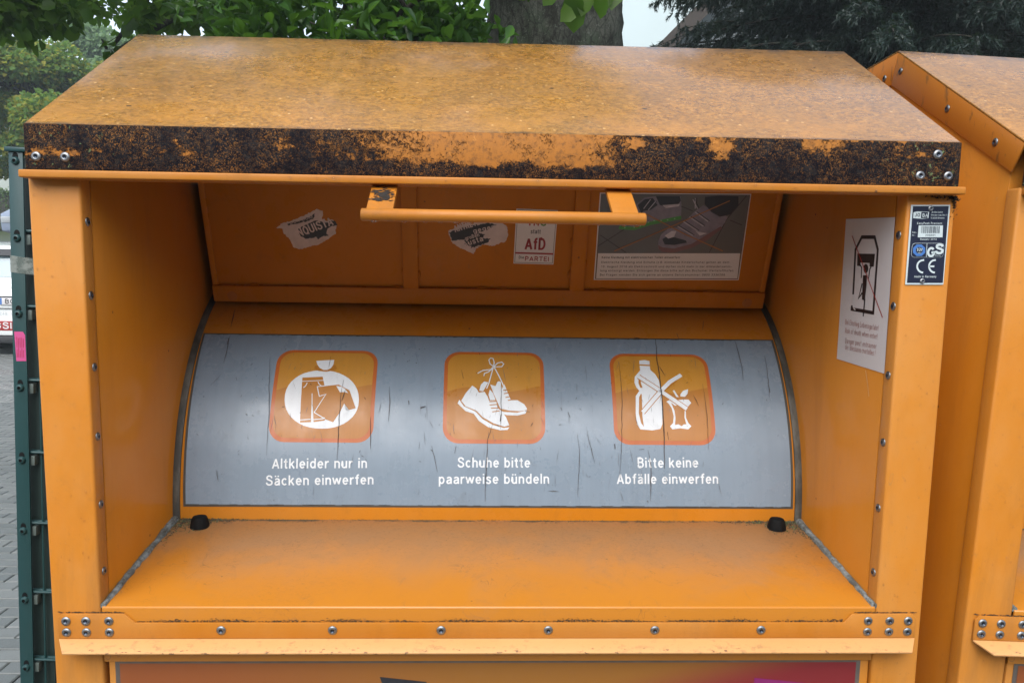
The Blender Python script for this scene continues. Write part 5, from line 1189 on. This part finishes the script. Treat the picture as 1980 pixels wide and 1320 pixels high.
bm = bmesh.new(); box(bm, 1.3, 4.9, -.92, -.86, 3.7, 4.5); finish("balcony_rail", bm, M_render2, h1, bevel=.02)
# pale block to its left, with a flower box on the ledge
h2 = thing("pale_building", "light blue-grey building sliver between the thick trunk and the conifer", "building", (2.35, 19.5, 0))
bm = bmesh.new(); prism(bm, [(0, 0), (6, 0), (6, 9.2), (0, 9.2)], 0, 6, 'y'); finish("wall", bm, flat("pale blue render", (.46, .55, .56), .85, var=.04, sc=2), h2)
bm = bmesh.new(); box(bm, -.15, 6.15, -.15, 6.15, 9.2, 9.4); finish("roof", bm, M_tile, h2)
for k in range(3): window(h2, .9 + k * 1.7, 1.9 + k * 1.7, 5.6, 7.0, 0)
for k in range(3): window(h2, .9 + k * 1.7, 1.9 + k * 1.7, 2.2, 3.6, 0)
# far house on the rise
h3 = thing("far_house", "grey far-off house above the hedge at the left picture edge", "house", (-34, 47, 3.4))
bm = bmesh.new(); prism(bm, [(0, 0), (9, 0), (9, 5.4), (4.5, 8.2), (0, 5.4)], 0, 8, 'y'); finish("wall", bm, flat("grey render", (.30, .33, .30), .85, var=.05, sc=2), h3)
for a, b in (((-.3, 5.2), (4.5, 8.25)), ((4.5, 8.25), (9.3, 5.2))):
    bm = bmesh.new(); prism(bm, [a, b, (b[0], b[1] + .15), (a[0], a[1] + .15)], -.3, 8.3, 'y'); finish("roof", bm, M_tile, h3)
for i in range(4):
    for j in range(2): window(h3, .6 + i * 2.1, 1.9 + i * 2.1, .6 + j * 2.5, 2.0 + j * 2.5, 0)

# ---------------------------------------------------------------- vegetation
nrg = np.random.default_rng(11)
def leaf_mat(name, a, b, trans=.35, rough=.45, yellow=None):
    n = NT(name)
    r = n.n('NewGeometry').outputs['Random Per Island']
    c = n.mix(r, a, b)
    if yellow: c = n.mix(n.ramp(n.math('ADD', r, n.math('MULTIPLY', n.noise(.8, 3), .8)), .98, 1.12), c, yellow)
    c = n.mix(n.math('MULTIPLY', n.noise(1.7, 3), .45), c, tuple(x * .45 for x in a))
    n.out(c, rough, 0, .5 if rough < .55 else .12)
    tr = n.n('BsdfTranslucent', {'Color': n.mix(.5, c, (.10, .20, .01))})
    mx = n.n('MixShader', {0: trans}); n.t.links.new(n.b.outputs[0], mx.inputs[1]); n.t.links.new(tr.outputs[0], mx.inputs[2])
    n.t.links.new(mx.outputs[0], n.t.nodes['Material Output'].inputs[0]); return n.m
def bark_mat(name, a, b, sc=9):
    n = NT(name)
    pl = n.noise(sc, 7, .7, (1, 1, .55), dist=.4); fine = n.noise(sc * 9, 5, .7)
    c = n.mix(n.ramp(pl, .38, .62), a, b); c = n.mix(n.math('MULTIPLY', n.ramp(fine, .45, .7), .5), c, tuple(x * .4 for x in a))
    c = n.mix(n.math('MULTIPLY', n.ramp(n.noise(3.1, 4), .52, .62), .55), c, (.055, .075, .045))
    n.bump(n.math('ADD', pl, n.math('MULTIPLY', fine, .5)), .9, .02); sp_ = n.n('TexVoronoi', {'Vector': n.obj((1, 1, .4)), 'Scale': 22.}, feature='DISTANCE_TO_EDGE').outputs['Distance']
    crk = n.ramp(sp_, .09, .0); c = n.mix(n.math('MULTIPLY', crk, .6), c, tuple(x * .3 for x in a))
    c = n.mix(n.math('MULTIPLY', n.ramp(n.noise(34, 6, .75), .56, .66), .6), c, (.15, .165, .13))
    return n.out(c, .85, 0, .2)
M_bark = bark_mat("grey bark", (.028, .028, .020), (.085, .088, .068)); M_bark2 = bark_mat("dark bark", (.03, .026, .02), (.07, .06, .05))
def unit(v): return v / np.maximum(np.linalg.norm(v, axis=-1, keepdims=True), 1e-9)
def leaves_mesh(name, P, D, Nn, L, Wd, mat, parent, fold=.18, kind=None, shape='oval'):
    """one leaf per point: P base, D along, Nn up, L length, Wd width"""
    D = unit(D); S = unit(np.cross(D, Nn)); U = np.cross(S, D); L = L[:, None]; Wd = Wd[:, None]
    if shape == 'round': t = ((0.02, 0), (.32, .50), (.68, .42), (1, 0))
    elif shape == 'lance': t = ((0, 0), (.35, .5), (.7, .34), (1, 0))
    else: t = ((0, 0), (.5, .5), (.5, .5), (1, 0))
    droop = -.10 * L * U
    a = P; tip = P + D * L + droop
    if shape == 'needle':
        V = np.stack([P - S * Wd / 2, P + S * Wd / 2, tip], 1); n = len(P)
        F = np.arange(n * 3, dtype=np.int32); loops = F; starts = np.arange(0, n * 3, 3); tot = np.full(n, 3)
        co = V.reshape(-1, 3)
    else:
        l1 = P + D * L * t[1][0] + S * Wd * t[1][1] + U * L * fold; l2 = P + D * L * t[2][0] + S * Wd * t[2][1] + U * L * fold * .7 + droop * .5
        r1 = P + D * L * t[1][0] - S * Wd * t[1][1] + U * L * fold; r2 = P + D * L * t[2][0] - S * Wd * t[2][1] + U * L * fold * .7 + droop * .5
        V = np.stack([a, l1, l2, tip, r2, r1], 1); n = len(P); b = (np.arange(n) * 6)[:, None]
        loops = np.concatenate([b + 0, b + 3, b + 2, b + 1, b + 0, b + 5, b + 4, b + 3], 1).reshape(-1).astype(np.int32)
        starts = np.arange(0, n * 8, 4); tot = np.full(2 * n, 4); co = V.reshape(-1, 3)
    me = bpy.data.meshes.new(name); me.vertices.add(len(co)); me.vertices.foreach_set('co', co.astype(np.float32).ravel())
    me.loops.add(len(loops)); me.loops.foreach_set('vertex_index', loops); me.polygons.add(len(starts))
    me.polygons.foreach_set('loop_start', starts.astype(np.int32)); me.polygons.foreach_set('loop_total', tot.astype(np.int32)); me.update(calc_edges=True); me.validate()
    o = new_obj(name, me, mat, parent)
    if kind: o['kind'] = kind
    return o
def cluster_points(centres, radii, n, flat_=.7):
    w_ = np.asarray(radii) ** 2; k = nrg.choice(len(centres), n, p=w_ / w_.sum()); d = unit(nrg.normal(size=(n, 3))); r = nrg.random(n) ** .45
    off = d * (r * np.asarray(radii)[k])[:, None]; off[:, 2] *= flat_
    return np.asarray(centres)[k] + off, off
def bough(bm, a, b, r0, r1, sag=.1, n=5):
    a, b = Vector(a), Vector(b); pts = []
    for i in range(n + 1):
        t = i / n; p = a.lerp(b, t); p.z += math.sin(t * math.pi) * sag * (b - a).length; p += Vector([rnd.uniform(-1, 1) for _ in range(3)]) * .02 * (b - a).length * (0 if i in (0,) else 1); pts.append(p)
    tube(bm, pts, [r0 + (r1 - r0) * i / n for i in range(n + 1)], 7); return pts
def at(px, py, d):
    """world point seen from the photographer's spot in direction given by tangents (x right, z up) at distance d"""
    return np.array([px * d - .0316, d - .978, 1.65 + py * d])

# thick trunk whose crown hangs over the container
def crown_tree(name, label, loc, trunk_h, trunk_r, centres, radii, nleaf, L, mat, bark, lean=(0, 0), group=None, shape='round', flare=1.5, cat='tree', lv=.35, up=.3):
    t = thing(name, label, cat, loc, group=group); lo = np.array(loc)
    bm = bmesh.new(); pts = []; rs = []
    NR = 90
    for i in range(NR + 1):
        f = i / NR; pts.append((lean[0] * f + .04 * math.sin(f * 7), lean[1] * f, trunk_h * f)); rs.append(trunk_r * (1 - .35 * f) * (1 + (flare - 1) * math.exp(-f * 9)))
    tube(bm, pts, rs, 64)
    from mathutils import noise as mn
    for v in bm.verts:
        c = Vector((lean[0] * v.co.z / trunk_h, lean[1] * v.co.z / trunk_h, v.co.z)); d = v.co - c; k = 1 + (.16 * mn.noise(v.co * 1.7) + .09 * mn.noise(v.co * 5) + .04 * mn.noise(v.co * 13)) * (1 if trunk_r > .3 else .4); v.co = c + d * k
    tr = finish("trunk", bm, bark, t, angle=80); top = Vector(pts[-1])
    bm = bmesh.new(); sel = list(range(len(centres))); rnd.shuffle(sel)
    for i in sel[:26]:
        c = Vector(np.array(centres[i]) - lo); s0 = Vector(pts[rnd.randint(NR * 6 // 10, NR)]); bough(bm, s0, c, trunk_r * .22, .012, .08)
        for _ in range(3):
            e = c + Vector([rnd.uniform(-1, 1) for _ in range(3)]) * radii[i] * .8; bough(bm, c, e, .012, .004, .05, 3)
    finish("boughs", bm, bark, t, angle=80)
    P, off = cluster_points(np.array(centres) - lo, radii, nleaf)
    D = unit(off) * .6 + nrg.normal(size=P.shape) * .5; D[:, 2] -= lv
    Nn = nrg.normal(size=P.shape) * .45; Nn[:, 2] += 1
    Ls = L * nrg.uniform(.65, 1.2, nleaf)
    leaves_mesh("foliage", P, D, Nn, Ls, Ls * (.9 if shape == 'round' else .42), mat, t, shape=shape); return t
M_lin = leaf_mat("linden leaves", (.04, .12, .016), (.17, .30, .045), .72)
M_bush = leaf_mat("glossy green leaves", (.022, .08, .011), (.10, .25, .03), .5, .3)
M_far = leaf_mat("far leaves", (.15, .27, .08), (.31, .46, .13), .6, .6, (.50, .46, .08))
M_far2 = leaf_mat("far dark leaves", (.10, .18, .10), (.18, .28, .16), .5, .6)
M_far3 = leaf_mat("far blue green leaves", (.22, .36, .20), (.40, .55, .30), .6, .6)
M_con = leaf_mat("conifer needles", (.006, .018, .015), (.018, .042, .032), .12, .5)
M_hedge = leaf_mat("hedge leaves", (.05, .11, .02), (.12, .22, .04), .35, .5)

rnd.seed(21)
# linden: crown over everything, leafy fringe hanging into the top of the picture
cs, rd = [], []
def fringe(tx0, tx1, tz, d0, d1, n, r0, r1):
    for _ in range(n):
        tx = rnd.uniform(tx0, tx1); d = rnd.uniform(d0, d1); r = rnd.uniform(r0, r1); z = rnd.uniform(*tz)
        cs.append(at(tx, z, d) + np.array((0, 0, r * .55))); rd.append(r)
# tangents: x=(px-966)/1500, z=(516-py)/1500 ; py 0 -> .344
fringe(-.61, -.53, (.262, .315), 5.0, 6.2, 30, .09, .20)
fringe(-.54, -.475, (.272, .315), 5.0, 6.2, 17, .08, .17)
fringe(-.475, -.455, (.295, .315), 5.0, 6.0, 6, .07, .11)
fringe(-.45, -.41, (.318, .34), 5.2, 6.0, 6, .08, .12)
fringe(-.418, -.395, (.272, .315), 5.2, 6.0, 12, .06, .11)
fringe(-.39, -.28, (.275, .33), 5.2, 6.4, 40, .10, .2)
cs += [at(-.452, .258, 5.6), at(-.440, .255, 5.6), at(-.446, .262, 5.5)]; rd += [.07, .06, .06]
fringe(-.62, .12, (.40, .60), 4.6, 7.4, 34, .3, .5)
fringe(.05, .155, (.33, .36), 4.3, 4.7, 4, .10, .14)
lo_n = len(cs)
for _ in range(80):                                     # the crown above the street and the container, with gaps
    x, y = rnd.uniform(-5.0, 1.1), rnd.uniform(.8, 8.5); z = rnd.uniform(4.2, 8.0); r = rnd.uniform(.45, .9)
    if -.75 < x - (y - 4) * -.08 < -.25 : continue
    cs.append(np.array((x, y, z))); rd.append(r)
trunkx = (1103 - 966) / 1500 * 6.0
crown_tree("linden_tree", "old tree with thick grey trunk behind the container, its leaves hanging in top left", (trunkx, 5.0, 0), 7.0, .60, cs, rd, 42000, .085, M_lin, M_bark, lean=(0, 0), flare=1.2)
# thin bare twig against the sky
rnd.seed(22)
# bush behind the container
cs, rd = [], []
for _ in range(75):
    tx = rnd.uniform(-.335, -.012); d = rnd.uniform(3.7, 4.9)
    z = rnd.uniform(.16, .40); cs.append(at(tx, z, d)); rd.append(rnd.uniform(.16, .32))
for _ in range(60): cs.append(np.array((rnd.uniform(-1.9, -.1), rnd.uniform(3.0, 4.4), rnd.uniform(.5, 2.4)))); rd.append(rnd.uniform(.25, .4))
crown_tree("leafy_bush", "tall bright green bush with long pointed leaves showing over the roof left of the trunk", (-.85, 3.9, 0), 2.6, .07, cs, rd, 14000, .10, M_bush, M_bark2, shape='lance', lv=-.25)
lin = [ob for ob in COL.objects if ob.name == "linden_tree"][0]
spr = np.array([at((px_ - 966) / 1500, (516 - py_) / 1500, d_) for px_, py_, d_ in ((1120, -6, 2.7), (1150, 2, 2.75), (1175, 14, 2.7), (1150, 26, 2.72), (1140, 38, 2.7), (1195, 0, 2.8), (1205, 8, 2.65), (1130, 12, 2.7), (1165, -10, 2.8), (1215, -8, 2.8))]) - np.array(lin.location)
dsp = nrg.normal(size=spr.shape) * .35 + np.array((0, 0, -.8)); nsp = nrg.normal(size=spr.shape) * .4 + np.array((0, -1., .5))
lsp = nrg.uniform(.06, .105, len(spr)); leaves_mesh("foliage", spr, dsp, nsp, lsp, lsp * .85, M_lin, lin, shape='round')
bm = bmesh.new()
for a_, b_ in ((spr[8] + np.array((0, 0, .4)), spr[1]), (spr[1], spr[3]), (spr[8] + np.array((0, 0, .4)), spr[6])): tube(bm, [tuple(a_), tuple((a_ + b_) / 2 + .01), tuple(b_)], .0025, 5)
tw0 = at(-.388, .300, 5.5) - np.array(lin.location); tw1 = at(-.412, .289, 5.5) - np.array(lin.location); tw2 = at(-.430, .277, 5.5) - np.array(lin.location); tw3 = at(-.450, .264, 5.6) - np.array(lin.location); tw4 = at(-.411, .268, 5.5) - np.array(lin.location)
tube(bm, [tuple(v) for v in (tw0, tw1, tw2, tw3)], [.006, .004, .003, .002], 5); tube(bm, [tuple(v) for v in (tw1, tw4)], .0025, 5)
finish("twigs", bm, M_bark2, lin)
rnd.seed(25)
# conifer
ct = thing("conifer", "front dark drooping conifer behind the gap between both containers", "tree", (3.95, 7.0, 0))
bm = bmesh.new(); tube(bm, [(0, 0, 0), (.05, 0, 3), (0, 0, 6), (.05, .05, 9.5)], [.22, .18, .13, .03], 14); finish("trunk", bm, M_bark2, ct)
PP, DD, NN = [], [], []; bm = bmesh.new()
for k in range(300):
    z0 = rnd.uniform(1.6, 8.6) if k % 3 else rnd.uniform(3.6, 6.2); a = rnd.uniform(0, 2 * math.pi) if rnd.random() < .35 else rnd.uniform(math.pi * .95, math.pi * 2.05); ln = rnd.uniform(1.8, 3.8) * (1 - z0 / 13)
    p = np.array((0, 0, z0)); d = np.array((math.cos(a), math.sin(a), .25)); pts = [p.copy()]
    for i in range(12):
        d = d + np.array((rnd.uniform(-.08, .08), rnd.uniform(-.08, .08), -.055)); d = d / np.linalg.norm(d); p = p + d * ln / 12; pts.append(p.copy())
    tube(bm, [tuple(q) for q in pts], [.022 * (1 - i / 13) + .003 for i in range(13)], 5)
    for i in range(2, 13):
        for s in (-1, 1):
            for rep in range(2):
                q = pts[i] + nrg.normal(size=3) * .03; sd = np.cross(d, (0, 0, 1.)) * s; dd = sd * .8 + d * .6 + np.array((0, 0, -.15)) + nrg.normal(size=3) * .15; L_ = rnd.uniform(.25, .55) * (1.1 - i / 16)
                m = 12
                for j in range(m):
                    dd = dd + np.array((0, 0, -.07)); dd = dd / np.linalg.norm(dd); q = q + dd * L_ / m
                    for _ in range(4):
                        PP.append(q + nrg.normal(size=3) * .006); v = dd * .75 + nrg.normal(size=3) * .42; DD.append(v); NN.append((0, 0, 1))
finish("boughs", bm, M_bark2, ct, angle=80)
PP, DD, NN = np.array(PP), np.array(DD), np.array(NN, float) + nrg.normal(size=(len(PP), 3)) * .5
leaves_mesh("needles", PP, DD, NN, nrg.uniform(.035, .075, len(PP)), nrg.uniform(.009, .017, len(PP)), M_con, ct, shape='needle')
ct2 = copy_tree(ct); ct2.location = (7.2, 9.0, 0); ct2.rotation_euler = (0, 0, .9); ct2['label'] = "second dark conifer further back, above the right-hand container"; ct2.scale = (1.1, 1.1, 1.05)
ct3 = copy_tree(ct); ct3.location = (4.6, 10.4, 0); ct3.rotation_euler = (0, 0, -.7); ct3['label'] = "conifer standing behind the front one, nearest to the gabled house"; ct3.scale = (1.15, 1.15, 1.0)
ct['group'] = ct2['group'] = ct3['group'] = "conifers behind the containers"
rnd.seed(24)
# far trees at the left
def far_tree(label, px, d, top, r, n, mat, L=.16, base=None, seed=0):
    x = px * d; y = d - .98; gz = ground_z(y); cs, rd = [], []; zt = 1.65 + top * d; h = zt - gz
    for _ in range(46):
        a = rnd.uniform(0, 6.28); f = rnd.random() ** .7; z = gz + h * .42 + h * .56 * f; rr = r * math.sqrt(max(.05, 1 - abs((f - .42) / .62) ** 2.2)) * rnd.random() ** .4
        cs.append(np.array((x + rr * math.cos(a), y + rr * math.sin(a), z))); rd.append(r * rnd.uniform(.13, .30))
    return crown_tree("broadleaf_tree", label, (x, y, gz), h * .85, .2, cs, rd, n, L, mat, M_bark2, group="trees beyond the street", lv=.1)
far_tree("broad green tree with yellowing leaves at the far left edge", -.555, 21, .258, 2.7, 42000, M_far, .115)
far_tree("paler tall tree right of the yellowing one, topping out beside the roof corner", -.452, 31, .272, 2.6, 42000, M_far3, .16)
far_tree("darker tree rising between the yellowing tree and the pale one", -.505, 27, .225, 1.8, 22000, M_far2, .14)
# hedge on the rise
hd_ = thing("hedge", "clipped green hedge beyond the parked cars at the left edge", "hedge", (-21, 31, ground_z(31)))
n_ = 9000; P = np.stack([nrg.uniform(-6, 6, n_), nrg.uniform(-.5, .5, n_), nrg.uniform(0, 1.55, n_) ** 1.0], 1); P[:, 2] = np.where(nrg.random(n_) < .4, 1.45 + nrg.normal(size=n_) * .07, P[:, 2]); P[:, 1] = np.where(nrg.random(n_) < .6, -.5 + nrg.normal(size=n_) * .05, P[:, 1])
Ls = nrg.uniform(.06, .14, n_); leaves_mesh("foliage", P, nrg.normal(size=P.shape), nrg.normal(size=P.shape) + np.array((0, -.4, .8)), Ls, Ls * .7, M_hedge, hd_)
bm = bmesh.new(); box(bm, -6, 6, -.40, .40, 0, 1.40); finish("inner_twigs", bm, M_bark2, hd_)

# unseen trees and building added behind the camera to block low front sky
for k, (x, y, h) in enumerate(((-9, -12, .36), (-4, -13, .33), (1.5, -12.5, .35), (6.5, -13, .30), (11, -11.5, .36))):
    far = [ob for ob in COL.objects if ob.name.startswith("broadleaf_tree") and ob.parent is None][0]
    c = copy_tree(far); c.location = (x, y, -.6); c.rotation_euler = (0, 0, k * 1.3); c.scale = (1.15, 1.15, .92)
    c['label'] = ("leftmost", "second from left", "middle", "second from right", "rightmost")[k] + " of five unseen trees added behind the camera to block low sky"; c['group'] = "added sky-blocking trees behind the camera"

bld = thing("sky_blocker_building", "unseen dark brick building added behind the camera to block low front sky", "building", (0, -17, 0))  # unseen block, added to keep low front sky out of the hatch
bm = bmesh.new(); box(bm, -26, 26, -8, 0, 0, 7.0); finish("wall", bm, flat("dark brick", (.12, .06, .045), .85, var=.2, sc=4), bld)
bm = bmesh.new(); box(bm, -26.3, 26.3, -8.3, .3, 7.0, 7.3); finish("roof", bm, M_tile, bld)
for k in range(12):
    for z in (1.0, 4.2):
        bm = bmesh.new(); box(bm, -24 + k * 4.1, -22.4 + k * 4.1, -.05, .03, z, z + 1.5); f_ = finish("window", bm, M_wframe, bld)
        bm = bmesh.new(); box(bm, -23.9 + k * 4.1, -22.5 + k * 4.1, .03, .045, z + .1, z + 1.4); finish("pane", bm, M_wing, f_)

# damp air between the yard and the far trees
hz = bpy.data.materials.new("damp air"); hz.use_nodes = True; hn = hz.node_tree.nodes; hn.remove(hn['Principled BSDF'])
hv = hn.new('ShaderNodeVolumePrincipled'); hv.inputs['Color'].default_value = (.80, .90, .92, 1); hv.inputs['Density'].default_value = .0034; hv.inputs['Anisotropy'].default_value = .2
hz.node_tree.links.new(hv.outputs[0], hn['Material Output'].inputs['Volume'])
bm = bmesh.new(); box(bm, -48, 40, -32, 62, -1.2, 16); tag(finish("haze", bm, hz, smooth=False), kind='stuff')
